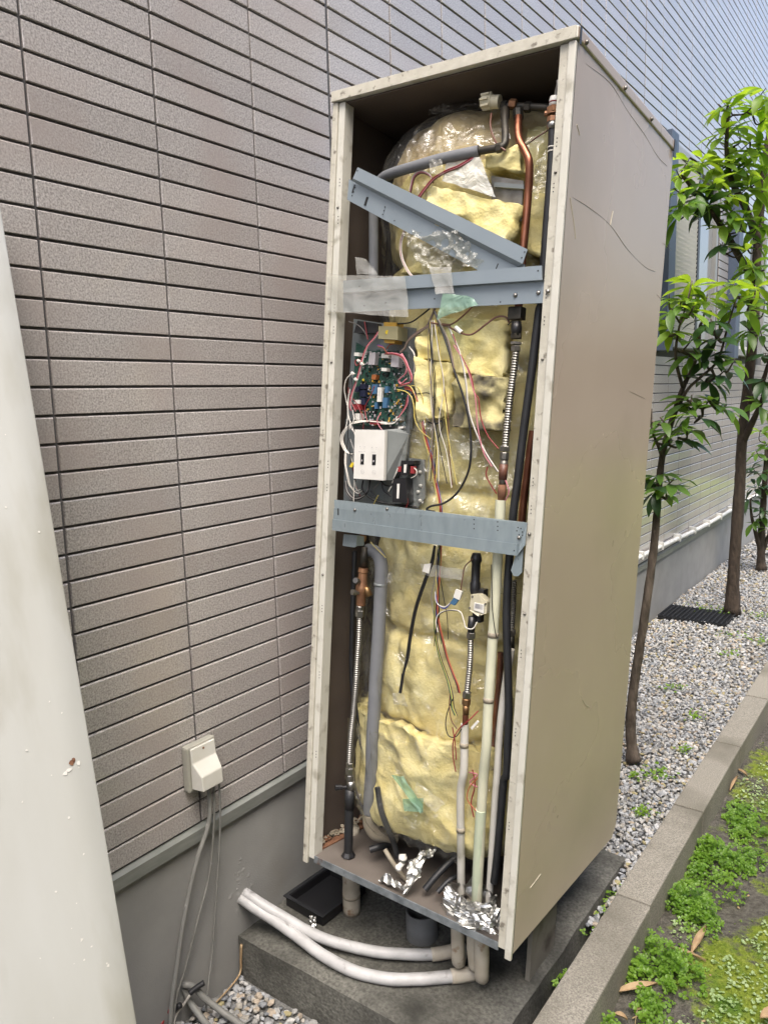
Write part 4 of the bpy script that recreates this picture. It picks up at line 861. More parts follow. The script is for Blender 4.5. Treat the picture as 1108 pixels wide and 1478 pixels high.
for q in ([(0.089,0.036,1.2886),(0.107,0.036,1.2887),(0.1069,0.036,1.2757),(0.0889,0.036,1.2756)], [(0.0899,0.036,1.2727),(0.1079,0.036,1.2729),(0.1079,0.036,1.2569),(0.09,0.036,1.2566)], [(0.088,0.036,1.253),(0.1076,0.036,1.2533),(0.1079,0.036,1.2368),(0.0884,0.036,1.2364)], [(0.0727,0.036,1.2825),(0.0873,0.036,1.2826),(0.0869,0.036,1.2684),(0.0729,0.036,1.2683)]): blk(q, .05, 'navy', 'relay')
blk([(0.1264,0.036,1.3122),(0.1402,0.036,1.3114),(0.1374,0.036,1.2993),(0.1241,0.036,1.3005)], .05, 'orange', 'capacitor')
MB().lathe([(0,.003),(1,.0036)], *[(0.1011,0.034,1.2984),(0.0889,0.05,1.2996)], 10).obj('indicator', 'yellow', cbd)
for q in ([(0.1539,0.034,1.3638),(0.1768,0.034,1.3634),(0.1761,0.034,1.352),(0.1531,0.034,1.3535)], [(0.156,0.034,1.3288),(0.1718,0.034,1.328),(0.1718,0.034,1.32),(0.1556,0.034,1.321)], [(0.0778,0.03,1.2477),(0.095,0.03,1.248),(0.095,0.03,1.2386),(0.0774,0.03,1.2382)], [(0.0782,0.03,1.2132),(0.0979,0.03,1.2138),(0.0973,0.03,1.1971),(0.0791,0.03,1.1977)], [(0.0711,0.03,1.3671),(0.0862,0.03,1.3669),(0.0867,0.03,1.358),(0.0707,0.03,1.3589)], [(0.2074,0.034,1.2101),(0.2229,0.034,1.2094),(0.2221,0.034,1.2002),(0.2068,0.034,1.2013)], [(0.1654,0.03,1.1959),(0.1841,0.03,1.1953),(0.1831,0.03,1.1888),(0.1652,0.03,1.1896)], [(0.211,0.04,1.1847),(0.2272,0.04,1.1871),(0.2264,0.04,1.1818),(0.2122,0.04,1.1796)]): blk(q, .05, 'white', 'connector')
for q in ([(0.077,0.028,1.2369),(0.0972,0.028,1.2368),(0.0974,0.028,1.2231),(0.0762,0.028,1.2238)], [(0.1346,0.026,1.197),(0.1595,0.026,1.1971),(0.1586,0.026,1.1878),(0.1331,0.026,1.1876)]): blk(q, .05, 'wire_red', 'connector')
sm = MB()
for k in range(330):        # resistors, pins and little capacitors
    px, py = random.uniform(225,700), random.uniform(480,1270)
    f0 = (px-150)/590; g0 = (py-400)/900
    a = Vector((0.0524,0.05,1.3958)); bx = Vector((0.2244,0.05,1.3915)); cz = Vector((0.0645,0.05,1.1798))
    p = a + (bx-a)*f0 + (cz-a)*g0
    s = random.choice(((.0016,.003),(.003,.0012),(.0012,.0012),(.002,.002)))
    sm.box((p.x-s[0], .052-random.uniform(.002,.006), p.z-s[1]), (p.x+s[0], .0515, p.z+s[1]), random.choice((0,0,1,1,2,3,4)))
sm.obj('small_component', ['blackp','heat_sink','pcb','trafo_tape','steel_dull'], cbd, kind='stuff')
blk([(0.0668,0.03,1.4165),(0.1409,0.03,1.4142),(0.1358,0.035,1.4379),(0.0733,0.035,1.4473)], .055, 'blackp', 'relay')
# terminal cover with two switches, clear side, black breakers
cv2 = blk([(0.1106,-0.004,1.1725),(0.2031,-0.004,1.1748),(0.2065,-0.004,1.0523),(0.1133,-0.004,1.0497)], .006, 'white', 'terminal_cover', hw)
blk([(0.1033,0.0065,1.173),(0.1955,0.0065,1.1757),(0.2177,0.03,1.18),(0.2404,0.045,1.1676),(0.2346,0.045,1.1026),(0.2085,0.03,1.052),(0.1989,0.0065,1.0519),(0.1058,0.0065,1.0484)], .05, 'cover', 'clear_side_cover', hw)
for q in ([(0.1328,-0.0046,1.1132),(0.1433,-0.0046,1.1136),(0.1437,-0.0046,1.087),(0.1331,-0.0046,1.0865)], [(0.1689,-0.0046,1.1139),(0.1798,-0.0046,1.1143),(0.18,-0.0046,1.0878),(0.1693,-0.0046,1.0873)]):
    sw = blk(q, .0, 'blackp', 'switch', cv2)
    a = Vector(q[0]).lerp(Vector(q[2]), .5); MB().box((a.x-.0013, a.y-.002, a.z-.006), (a.x+.0013, a.y+.001, a.z-.001), bev=.0004).obj('lever', 'heat_sink', cv2)
pr = MB()
def tick(p, w_, h_): pr.box((p[0]-w_/2, p[1]-.0003, p[2]-h_/2), (p[0]+w_/2, p[1], p[2]+h_/2))
for p in [(0.1297,-0.0042,1.1308),(0.1438,-0.0042,1.1309),(0.1665,-0.0042,1.1309),(0.1803,-0.0042,1.1312)]: tick(p, .0012, .0022)
for p in [(0.1311,-0.0042,1.1267),(0.1429,-0.0042,1.1269),(0.1678,-0.0042,1.1273),(0.1793,-0.0042,1.1274)]: tick(p, .0016, .0005)
for p in [(0.1269,-0.0042,1.1185),(0.1298,-0.0042,1.1184),(0.1328,-0.0042,1.1184),(0.1369,-0.0042,1.1186),(0.1416,-0.0042,1.1189),(0.1457,-0.0042,1.1191),(0.1683,-0.0042,1.1194),(0.1712,-0.0042,1.1196),(0.174,-0.0042,1.1198),(0.1775,-0.0042,1.12)]: tick(p, .0011, .0013)
for c in [(0.1406,-0.0042,1.0687),(0.1764,-0.0042,1.0694)]:
    for k in range(22):
        a = k*2*math.pi/22
        if k % 11 not in (5,): tick((c[0]+math.cos(a)*.0052, c[1], c[2]+math.sin(a)*.0052), .0006, .0006)
    for k in range(4): tick((c[0]+(k-1.5)*.0022, c[1], c[2]+.001-(k%2)*.003), .0013, .0009)
pr.obj('small_print', 'print', cv2, kind='stuff')
for p in [(0.21,0.028,1.1208),(0.2191,0.034,1.1213)]: MB().lathe([(0,.003),(.4,.003),(1,.001)], p, (p[0]-.001,p[1]-.004,p[2]), 10).obj('screw', 'steel', cbd)
bp = blk([(0.242,0.05,1.11),(0.2863,0.05,1.1081),(0.2945,0.05,1.0145),(0.2747,0.05,0.9883),(0.238,0.05,0.9952)], .055, 'cover', 'bracket_plate', hw)
for q in ([(0.2377,0.022,1.1029),(0.2761,0.022,1.1048),(0.2753,0.022,1.0962),(0.259,0.022,1.0939),(0.2593,0.022,1.0677),(0.2358,0.022,1.0659),(0.2369,0.022,1.0936)], [(0.2195,0.018,1.0567),(0.2555,0.018,1.0617),(0.2633,0.018,1.0016),(0.2202,0.018,0.9986)]):
    br = blk(q, .052, 'blackp', 'breaker', hw)
    a = Vector(q[-1]); 
for q in ([(0.247,0.0214,1.0938),(0.2544,0.0214,1.0943),(0.254,0.0214,1.0742),(0.2474,0.0214,1.0737)], [(0.2324,0.0174,1.0454),(0.2396,0.0174,1.046),(0.2396,0.0174,1.01),(0.2329,0.0174,1.0094)]): blk(q, .03, 'white', 'breaker_label', hw)
for q in ([(0.2302,0.02,1.0874),(0.2399,0.02,1.0892),(0.2394,0.02,1.0754),(0.2305,0.02,1.0748)], [(0.2674,0.02,1.0911),(0.2783,0.02,1.0907),(0.278,0.02,1.0737),(0.2676,0.02,1.074)]): blk(q, .03, 'wire_red', 'terminal', hw)
for c in [(0.2772,0.046,1.0765),(0.2748,0.046,1.0279),(0.2807,0.046,1.0434),(0.2817,0.046,1.0066)]: MB().lathe([(0,.0045),(1,.0045)], c, (c[0],c[1]+.006,c[2]), 12).obj('grommet', 'white', bp, True)
blk([(0.1025,0,1.0897),(0.1102,0,1.0878),(0.1033,0,1.0767),(0.0941,0,1.0784)], .01, 'yellow', 'crimp', hw)

# ---- wires
def tangle():
    rr = random.Random(5)
    A0, A1, A2 = Vector((0.0709,0.02,1.3214)), Vector((0.2552,0.02,1.3073)), Vector((0.0984,0.02,0.993))
    for k in range(16):
        def q(): 
            a, b_ = rr.random(), rr.random()
            return A0 + (A1-A0)*a*1.05 + (A2-A0)*b_*1.0
        edge = rr.random() < .6
        s = q(); 
        if edge: s = A0 + (A2-A0)*rr.random()*.9 + Vector((-.004+rr.uniform(-.006,.008),0,0))
        P = [s]
        for i in range(3): P.append(P[-1] + Vector((rr.uniform(-.010,.022) if edge else rr.uniform(-.03,.03), rr.uniform(-.008,.008), -rr.uniform(.012,.05))))
        pipe('wire', P, .0011, 'wire_'+rr.choice(('white','white','pink','red','grey','black','yellow')), seg=6, sub=5)
    T0 = Vector((0.3167,0,1.433))
    for k in range(9):
        x = rr.uniform(0,.05); P = [T0 + Vector((rr.uniform(-.01,.02),0,0))]
        for i in range(5): P.append(P[-1] + Vector((rr.uniform(-.010,.024), rr.uniform(-.001,.004), -rr.uniform(.068,.085))))
        pipe('wire', P, .0011, 'wire_'+rr.choice(('white','taupe','black','yellow','brown','grey')), seg=6, sub=5)
    T0 = Vector((0.3643,0.018,0.9091))
    for k in range(5):
        P = [T0 + Vector((rr.uniform(-.008,.008),0,0))]
        for i in range(5): P.append(P[-1] + Vector((rr.uniform(-.008,.013), rr.uniform(-.001,.003), -rr.uniform(.035,.06))))
        pipe('wire', P, .001, 'wire_'+rr.choice(('green','taupe','black','yellow','blue','grey')), seg=6, sub=5)
    for a, b_ in ((Vector((0.4599,0.022,0.448)), .0108), (Vector((0.4517,0.047,0.2225)), .0108), (Vector((0.515,0.025,0.7264)), .0126), (Vector((0.5144,0.025,0.5713)), .0126)):
        MB().lathe([(0,b_),(1,b_)], a, a+Vector((0,0,-.012)), 14).obj('tape_ring', 'wrap_tan', hw, True)
def wire(pts, m, r=.0013): return pipe('wire', pts, r, 'wire_'+m, seg=7, sub=5)
for k, (m, dx) in enumerate([('pink',0),('red',-14),('pink',12),('white',20),('red',-6)]):
    def sh(P, e=dx*.00011, j=k): return [(x+e, y-.001*(j%3), z) for x, y, z in P]
    wire(sh([(0.1524,0.02,1.4148),(0.1434,0.016,1.3986),(0.1256,0.014,1.3805),(0.1126,0.014,1.3531),(0.1041,0.014,1.3208),(0.0939,0.014,1.2905),(0.0805,0.016,1.2599),(0.0729,0.02,1.2316),(0.0742,0.025,1.22)]), m, .0014)
wire([(0.1026,0.01,1.3482),(0.0894,0.012,1.344),(0.0945,0.012,1.3323),(0.1061,0.01,1.3389)], 'red'); wire([(0.0997,0.03,1.4432),(0.1068,0.028,1.4219),(0.1126,0.03,1.3989)], 'red', .0016)
for p in ((0.1029,0.01,1.3436), (0.1137,0.01,1.3354), (0.0852,0.01,1.3123), (0.0966,0.01,1.2972)):
    part(MB().lathe([(0,.0052),(1,.0052)], (p[0]-.002,p[1],p[2]-.001), (p[0]+.001,p[1],p[2]+.002), 8), 'cable_tie', 'white')
wire([(0.0777,0.012,1.3113),(0.0634,0.012,1.2972),(0.057,0.014,1.2737),(0.0599,0.02,1.2456),(0.0674,0.02,1.2196),(0.0675,0.018,1.1909),(0.0641,0.016,1.1716)], 'white')
wire([(0.0752,0.014,1.2739),(0.0681,0.016,1.2361),(0.073,0.016,1.2029),(0.0783,0.02,1.189)], 'white'); wire([(0.0715,0.014,1.2597),(0.0709,0.016,1.2148),(0.0783,0.016,1.1912),(0.0778,0.016,1.1721)], 'white')
for k, off in enumerate((0, 30, 55)):
    P = [(0.1318,0.024,1.1953), (0.1024,0.02,1.1906), (0.0787,0.016,1.1837), (0.0569,0.014,1.1637), (0.0519,0.014,1.1418), (0.0639,0.016,1.1184), (0.0797,0.02,1.1097), (0.084,0.03,1.1112)]
    wire([(x+off*.00011*(1 if 1 < i < 6 else 0), y+.0012*k, z+off*.00008*(i in (1,2))) for i, (x, y, z) in enumerate(P)], 'white')
wire([(0.0672,0.016,1.1138),(0.0688,0.014,1.0874),(0.0765,0.014,1.059),(0.0826,0.018,1.0304),(0.0962,0.025,1.0168),(0.1066,0.035,1.0197)], 'white'); wire([(0.0704,0.016,1.1115),(0.0721,0.014,1.0828),(0.0813,0.014,1.0545),(0.0889,0.018,1.0261),(0.1057,0.025,1.0103),(0.1128,0.035,1.0178)], 'white')
wire([(0.0722,0.018,1.1068),(0.0741,0.016,1.0732),(0.082,0.018,1.04),(0.0954,0.022,1.0192),(0.1048,0.03,1.0125)], 'grey')
wire([(0.1348,0.024,1.1949),(0.1611,0.024,1.1939),(0.18,0.026,1.1912),(0.2042,0.028,1.1921),(0.2162,0.03,1.2029),(0.2216,0.034,1.2078)], 'white', .0015)
for k in range(5): 
    P = [(0.0603,0.03,1.038), (0.0679,0.026,1.0143), (0.089,0.024,0.9968), (0.1132,0.024,0.999), (0.1318,0.026,1.015), (0.1346,0.04,1.0436)]
    wire([(x-.002+.0022*k*(i not in (5,)), y+.002*(k%2), z+.0024*k-.004) for i, (x, y, z) in enumerate(P)], ('black','black','grey','black','black')[k], .0018)
wire([(0.1181,0.03,1.0449),(0.1163,0.03,1.0231),(0.1337,0.028,1.0079),(0.1626,0.026,0.9963),(0.2006,0.03,0.9926),(0.2483,0.035,0.9923),(0.2782,0.04,0.9926)], 'black', .0022); wire([(0.1434,0.03,1.0206),(0.1652,0.03,1.0011),(0.2094,0.034,0.9909),(0.2785,0.04,0.9892)], 'black', .002)
wire([(0.1742,0.03,1.047),(0.1863,0.03,1.0385),(0.2037,0.03,1.0376),(0.2146,0.03,1.0455)], 'black', .002); wire([(0.1745,0.034,1.0421),(0.1814,0.034,1.0238),(0.2053,0.034,1.0117)], 'black', .002)
wire([(0.152,0.03,1.0262),(0.1659,0.03,1.0392),(0.1641,0.04,1.0459)], 'grey'); wire([(0.1988,0.03,1.0231),(0.2092,0.03,1.0404),(0.2199,0.03,1.0506)], 'white'); wire([(0.2305,0.02,1.084),(0.2232,0.02,1.065),(0.2089,0.03,1.045)], 'white'); wire([(0.2785,0.02,1.0873),(0.2857,0.02,1.081),(0.2837,0.02,1.0695),(0.2673,0.025,1.0618)], 'white', .0012)
# pink loop and brown bunch at the top of the board
for k, m in enumerate(('pink','pink','red','white')):
    P = [(0.1733,0.025,1.3637), (0.2065,0.022,1.3617), (0.2305,0.02,1.3521), (0.247,0.018,1.3295), (0.2592,0.018,1.3072), (0.256,0.02,1.2939), (0.2332,0.026,1.2887), (0.214,0.034,1.2858)]
    wire([(x-.0013*k, y+.0012*(k%2), z-.0012*k) for x, y, z in P], m, .0015)
for k in range(3):
    P = [(0.2191,0.024,1.3594), (0.2399,0.02,1.3342), (0.2384,0.02,1.314), (0.2226,0.024,1.3031), (0.2147,0.026,1.2965), (0.2207,0.028,1.2888), (0.2366,0.024,1.2987)]
    wire([(x+.001*k, y+.001*k, z+.001*k) for x, y, z in P], 'pink', .0014)
for k, m in enumerate(('violet','red','wire','brown','orange')):
    P = [(0.15,0.02,1.383), (0.1659,0.018,1.3801), (0.1736,0.02,1.3711), (0.179,0.025,1.3636)]
    wire([(x+.001*k, y, z-.0012*k) for x, y, z in P], m if m != 'wire' else 'pink', .0012)
wire([(0.1938,0.03,1.3865),(0.1813,0.028,1.3832),(0.1733,0.028,1.3743)], 'orange')
for k, m in enumerate(('taupe','taupe','taupe','brown')):
    P = [(0.2133,0.028,1.3633), (0.2293,0.024,1.3727), (0.2405,0.022,1.39), (0.2702,0.02,1.4088), (0.2998,0.018,1.4206), (0.3281,0.018,1.4228), (0.3576,0.02,1.4199)]
    wire([(x, y+.0012*(k%2), z+.0016*k*(1 if i > 0 else .3)) for i, (x, y, z) in enumerate(P)], m, .0016)
for k in range(3):
    P = [(0.2586,0.022,1.4028), (0.2905,0.02,1.4234), (0.3046,0.018,1.4463), (0.3103,0.018,1.459), (0.3108,0.02,1.4722)]
    wire([(x+.0018*k, y, z) for x, y, z in P], 'taupe', .0017)
wire([(0.2386,0.03,1.3776),(0.2559,0.026,1.3613),(0.26,0.026,1.339),(0.2563,0.03,1.3126)], 'white', .0016)
wire([(0.2035,0.02,1.4321),(0.2459,0.018,1.4335),(0.2744,0.018,1.4477),(0.2983,0.02,1.4642)], 'black', .002); wire([(0.05,0.03,1.4452),(0.0808,0.03,1.4347),(0.1028,0.03,1.4154),(0.1097,0.034,1.3971)], 'grey', .0014)
# fan of coloured wires leaving the board and running down the tank
fan = [('yellow',0),('blue',1),('violet',2),('red',3),('brown',4),('black',5),('orange',6),('blue',7)]
for m, k in fan:
    P = [(0.2309,0.03,1.2811), (0.2558,0.022,1.2762), (0.2718,0.02,1.2584), (0.2845,0.02,1.2274), (0.2964,0.02,1.1877)] + [(0.3109,0.02,1.1478), (0.3249,0.02,1.1151), (0.3349,0.018,1.0823), (0.3463,0.016,1.0476), (0.3585,0.012,1.0176), (0.3657,0.01,0.9873)]
    wire([(x+.0011*(k-3.5)*(1 if i > 1 else .6), y+.0012*(k%3), z+(.0016*(3.5-k) if i < 3 else 0)) for i, (x, y, z) in enumerate(P)], m, .0014)
wire([(0.209,0.03,1.2752),(0.2384,0.024,1.2705),(0.2583,0.02,1.2582),(0.2691,0.018,1.2359),(0.2738,0.018,1.2047),(0.2888,0.018,1.1806)] + [(0.3111,0.018,1.1656),(0.337,0.02,1.1513)], 'yellow', .0013)
wire([(0.2525,0.026,1.2854),(0.2757,0.02,1.2807),(0.2918,0.018,1.2586),(0.2995,0.018,1.2211),(0.3047,0.018,1.1813)], 'yellow', .0013); wire([(0.2407,0.03,1.2574),(0.2365,0.03,1.2358),(0.2239,0.03,1.215),(0.2119,0.032,1.2056)], 'red', .0016); wire([(0.2431,0.03,1.2631),(0.2431,0.028,1.2404),(0.2305,0.028,1.2197),(0.2187,0.03,1.208)], 'pink', .0014)
wire([(0.2472,0.028,1.2619),(0.2847,0.02,1.2664),(0.3138,0.016,1.2654),(0.3347,0.014,1.2437),(0.3494,0.014,1.2157),(0.3548,0.014,1.1919)] + [(0.355,0.014,1.1893),(0.3432,0.014,1.1537),(0.3412,0.014,1.105),(0.3406,0.014,1.0739)], 'black', .0012)
wire([(0.313,0.015,1.1997),(0.3371,0.012,1.1952),(0.3521,0.012,1.2036)], 'black', .0018)
# black cable with its loop, pale and red wires to the right
wire([(0.3246,0,1.4531),(0.349,0,1.4063),(0.3701,0,1.36),(0.387,0.002,1.3143),(0.4088,0.006,1.2639),(0.4272,0.01,1.2034),(0.4355,0.012,1.1424),(0.432,0.012,1.0907),(0.4109,0.008,1.0423),(0.3812,0,1.0137),(0.3472,-0.004,1.0027),(0.3353,-0.004,0.9924),(0.3586,-0.006,0.9907)], 'black', .0027)
wire([(0.3348,0,1.4373),(0.3654,0,1.3855),(0.3805,0,1.3396),(0.3852,0.002,1.3143)], 'taupe', .0024)
for k, m in enumerate(('white','white','taupe')):
    P = [(0.3664,0,1.4158), (0.399,0.002,1.3547), (0.4161,0.005,1.2943), (0.4254,0.01,1.2289), (0.4486,0.014,1.1738), (0.4765,0.016,1.1295), (0.5042,0.02,1.0947)]
    wire([(x-.0016*k, y+.001*k, z) for x, y, z in P], m, .0015)
wire([(0.3764,0,1.4004),(0.399,0.002,1.3547),(0.4262,0.006,1.3096),(0.4366,0.01,1.2696),(0.4469,0.012,1.2548),(0.4544,0.014,1.2146),(0.4733,0.016,1.1749),(0.5005,0.02,1.146)], 'red', .0014)
wire([(0.3811,0,1.375),(0.4143,0.004,1.3296),(0.4329,0.008,1.2795),(0.4405,0.01,1.2545),(0.4479,0.012,1.1991),(0.4655,0.014,1.139),(0.4886,0.018,1.1048)], 'pink', .0014)
wire([(0.3664,0,1.4158),(0.3969,0,1.4022),(0.424,0.004,1.3984),(0.4536,0.01,1.419),(0.4773,0.016,1.436),(0.4974,0.02,1.4357),(0.5056,0.025,1.4239)], 'brown', .0022); wire([(0.317,0,1.4278),(0.3661,0,1.4209),(0.4002,0,1.4395),(0.4221,0,1.4583)], 'brown', .002)
part(MB().lathe([(0,.005),(1,.006)], *[(0.3831,0,1.4152),(0.3999,0,1.4021)], 8), 'connector', 'white')
wire([(0.4939,0.04,1.4215),(0.5095,0.04,1.4356)], 'black'); wire([(0.4783,0.016,1.1041),(0.4769,0.016,1.0836),(0.4909,0.02,1.0591),(0.5007,0.025,1.0444)], 'red', .0013); wire([(0.5234,0.02,1.0769),(0.5345,0.018,1.0527),(0.5267,0.02,1.0317)], 'pink', .0013)
# upper left wires
for k, m in enumerate(('white','pink','brown')):
    P = [(0.229,0.012,1.7379), (0.243,0.004,1.7676), (0.266,0,1.7743), (0.2907,0,1.7624), (0.2985,0,1.7475)]
    wire([(x+.002*k, y, z-.003*k) for x, y, z in P], m, .0016)
for k, m in enumerate(('red','pink','brown')):
    P = [(0.4059,-0.004,1.7816), (0.3711,-0.008,1.7672), (0.3391,-0.008,1.7612), (0.3054,-0.006,1.7503), (0.2816,-0.004,1.7321), (0.2642,-0.002,1.7155)]
    wire([(x+.0014*k, y+.001*k, z-.0014*k) for x, y, z in P], m, .0019)
for k, m in enumerate(('white','red','white')):
    P = [(0.2144,0.02,1.6558), (0.2056,0.018,1.6214), (0.2107,0.018,1.586), (0.2306,0.016,1.5549), (0.25,0.01,1.5379)]
    wire([(x+.002*k, y, z) for x, y, z in P], m, .0018)
# lower half wires
for k in range(2):
    P = [(0.348,0.02,0.9068), (0.3406,0.02,0.8648), (0.3231,0.022,0.8178), (0.3014,0.022,0.7471), (0.2899,0.022,0.677), (0.2841,0.022,0.6187), (0.2786,0.02,0.5776), (0.2763,0.015,0.5274)]
    wire([(x+.0052*k*(1 if 0 < i < 6 else .3), y, z) for i, (x, y, z) in enumerate(P)], 'black', .0024)
wire([(0.2787,0.018,0.5752),(0.2776,0.016,0.5494),(0.2763,0.013,0.5267)], 'black', .004); part(MB().slab([(0.3268,0.012,0.8594),(0.3457,0.012,0.8637),(0.341,0.012,0.8384),(0.3228,0.012,0.8412)], .002), 'cable_tag', 'white')
for k, (m, xs) in enumerate([('red',4),('black',-8),('orange',10),('blue',-14),('brown',0)]):
    P = [(0.3643,0.02,0.9089), (0.3648,0.02,0.8628), (0.3643,0.02,0.8135), (0.3634,0.02,0.7695), (0.37,0.02,0.7265), (0.3841,0.02,0.6851), (0.3994,0.02,0.644), (0.4185,0.018,0.6101), (0.4336,0.016,0.5866), (0.4411,0.016,0.5664)]
    wire([(x+xs*.00028, y+.0008*(k%2), z) for x, y, z in (P if k < 3 else P[:5] if k == 3 else P[:8])], m, .0015)
for k, m in enumerate(('black','green','yellow','black')):
    P = [(0.3567,0.02,0.7738), (0.3591,0.02,0.7189), (0.3673,0.02,0.6706), (0.3828,0.02,0.6293), (0.4042,0.018,0.5902), (0.42,0.012,0.5567), (0.4254,0.01,0.531), (0.4372,0.008,0.5124)]
    wire([(x+(.0018+.0004*i)*k*.6, y, z) for i, (x, y, z) in enumerate(P)], m, .0012)
wire([(0.3594,0.02,0.7908),(0.3673,0.018,0.7677),(0.3878,0.016,0.7607),(0.4065,0.014,0.7779)], 'blue', .0014); wire([(0.3566,0.02,0.7958),(0.3646,0.018,0.77),(0.3876,0.016,0.7645),(0.4087,0.014,0.781)], 'white', .0013)
part(MB().slab([(0.4152,0.008,0.7922),(0.4277,0.008,0.7879),(0.4188,0.008,0.7745),(0.4051,0.008,0.7775)], .006), 'connector', 'blue_chip'); part(MB().slab([(0.4199,0.008,0.8133),(0.437,0.008,0.8108),(0.4312,0.008,0.7895),(0.4139,0.008,0.7936)], .006), 'connector', 'white')
wire([(0.4299,0.014,0.8114),(0.4327,0.014,0.8413),(0.4357,0.016,0.8681),(0.4529,0.02,0.8886)], 'brown', .0015)
wire([(0.373,0.016,0.7002),(0.3661,0.016,0.7265),(0.3761,0.016,0.7476),(0.4076,0.014,0.7607),(0.4332,0.012,0.7613),(0.4453,0.01,0.7424),(0.4518,0.01,0.7276),(0.4696,0.01,0.7283),(0.4781,0.014,0.7452)], 'white', .0014); wire([(0.3698,0.016,0.6996),(0.3717,0.016,0.7386),(0.3955,0.014,0.7569),(0.4271,0.012,0.7624)], 'black', .0012)
wire([(0.4301,0.01,0.5542),(0.4181,0.008,0.5185),(0.4153,0.006,0.485),(0.4251,0.006,0.4599),(0.4437,0.008,0.4617),(0.4563,0.01,0.4839)], 'black', .0013); wire([(0.4191,0.012,0.562),(0.4217,0.008,0.5305),(0.4299,0.006,0.5),(0.4465,0.006,0.4824)], 'brown', .0013)
wire([(0.4873,0.03,0.5304),(0.4746,0.012,0.5103),(0.4514,0.008,0.4832),(0.4393,0.006,0.4527),(0.4395,0.008,0.4132),(0.4472,0.012,0.375)] , 'red', .0014); wire([(0.4322,0.01,0.4814),(0.4391,0.014,0.445),(0.4421,0.02,0.4004)], 'red', .0014)
wire([(0.508,0.008,0.8847),(0.5124,0.008,0.8388),(0.5182,0.006,0.7881),(0.5272,0.006,0.7429),(0.5311,0.01,0.722)], 'black', .0011)
wire([(0.1363,0.05,0.8855),(0.1573,0.05,0.8706),(0.187,0.05,0.8513)], 'yellow', .0012); part(MB().lathe([(0,.0085),(1,.008)], *[(0.1052,0.045,0.8939),(0.1198,0.05,0.8923)], 8), 'fitting', 'brass')
part(MB().slab([(0.4773,0.015,0.4909),(0.4937,0.015,0.5134),(0.4981,0.015,0.5102),(0.4818,0.015,0.4867)], .003), 'cable_tie', 'white')

# thin dark lines and pale scratches on the big side panel
sc = MB()
for P in ([(0.6302,0.0471,1.9465),(0.6302,0.189,1.9615),(0.6302,0.3107,1.9454),(0.6302,0.4456,1.9347),(0.6302,0.5556,1.9186),(0.6302,0.6445,1.9188)], [(0.6302,0.0291,1.6757),(0.6302,0.1231,1.6786),(0.6302,0.2561,1.6734),(0.6302,0.3864,1.6463),(0.6302,0.529,1.6325),(0.6302,0.6193,1.6373)], [(0.6302,0.4891,1.3068),(0.6302,0.6217,1.2968)], [(0.6302,0.6586,1.7224),(0.6302,0.7261,1.722),(0.6302,0.7479,1.719)], [(0.6302,0.6484,1.5816),(0.6302,0.724,1.5731)]):
    sc.tube(P, lambda q: .00034*(.4+1.2*abs(math.sin(q*9))), 5, sub=5)
sc.obj('scuff', 'scratch', SIDE, kind='stuff')
sc = MB()
for P in ([(0.6302,0.0732,0.1253),(0.6302,0.1304,0.133)], [(0.6302,0.0149,1.672),(0.6302,0.0468,1.624),(0.6302,0.0595,1.5985)], [(0.6302,0.267,1.7072),(0.6302,0.2561,1.6734)], [(0.6302,0.0235,1.8185),(0.6302,0.0416,1.8039)], [(0.6302,0.3198,0.5168),(0.6302,0.3484,0.4944),(0.6302,0.3752,0.4833)]):
    sc.tube(P, .0009, 5, sub=4)
sc.obj('scuff', 'scratch_pale', SIDE, kind='stuff')
tangle()

# ---------------------------------------------------------------- loose things in and under the cabinet
def foil(name, quad, n, amp, seed, label, group=None, d=(0,-1,0)):
    quad = [HWM @ Vector(p) for p in quad]
    c = sum(quad, Vector())/4
    V, F = crumple([p-c for p in quad], n, amp, 42, seed, d=d, edge=.006)
    return ob(name, mesh(name, V, F, 'foil', False), None, label, 'foil scrap', group, loc=c)
def lw(P): return [HWM @ Vector(p) for p in P]
foil('foil_scrap', [(0.2633,0.018,0.0385),(0.3364,0.002,0.0352),(0.3383,0,0.025),(0.2426,0.004,0.0219)], 14, .006, 1.5, 'flat grey foil flake lying on the front of the floor pan', d=(0,0,1))
foil('foil_scrap', [(0.3251,0.03,0.0977),(0.3664,0.05,0.1312),(0.3598,0.02,0.0692),(0.3333,0.002,0.0239)], 16, .016, 2.7, 'tall crumpled foil standing beside the white plastic fitting')
foil('foil_scrap', [(0.338,0.06,0.1229),(0.3766,0.07,0.1262),(0.3691,0.06,0.1078),(0.3248,0.06,0.0909)], 12, .012, 3.3, 'small foil tuft under the bottom of the insulated tank')
V = []
fw = thing('foil_wrap', 'crumpled silver foil packed round the foot of the three pale pipes', 'foil wrap', HWM @ Vector((0.50,0.05,0.013)))
fb = MB()
for j in range(13):
    t = j/12
    for i in range(33):
        a = 2*math.pi*i/32; p = Vector((math.cos(a)*(.085-.03*t), math.sin(a)*(.05-.02*t), 0.062*t))
        k = noise.noise(p*38+Vector((0,0,3)))*.018 + noise.noise(p*90)*.009
        V.append(p + Vector((math.cos(a)*k, math.sin(a)*k, k*.9+.012*noise.noise(Vector((a*2,1,0)))*t)))
F = [(j*33+i, j*33+i+1, (j+1)*33+i+1, (j+1)*33+i) for j in range(12) for i in range(32)]
ob('foil', mesh('foil', V, F, 'foil', False), fw)
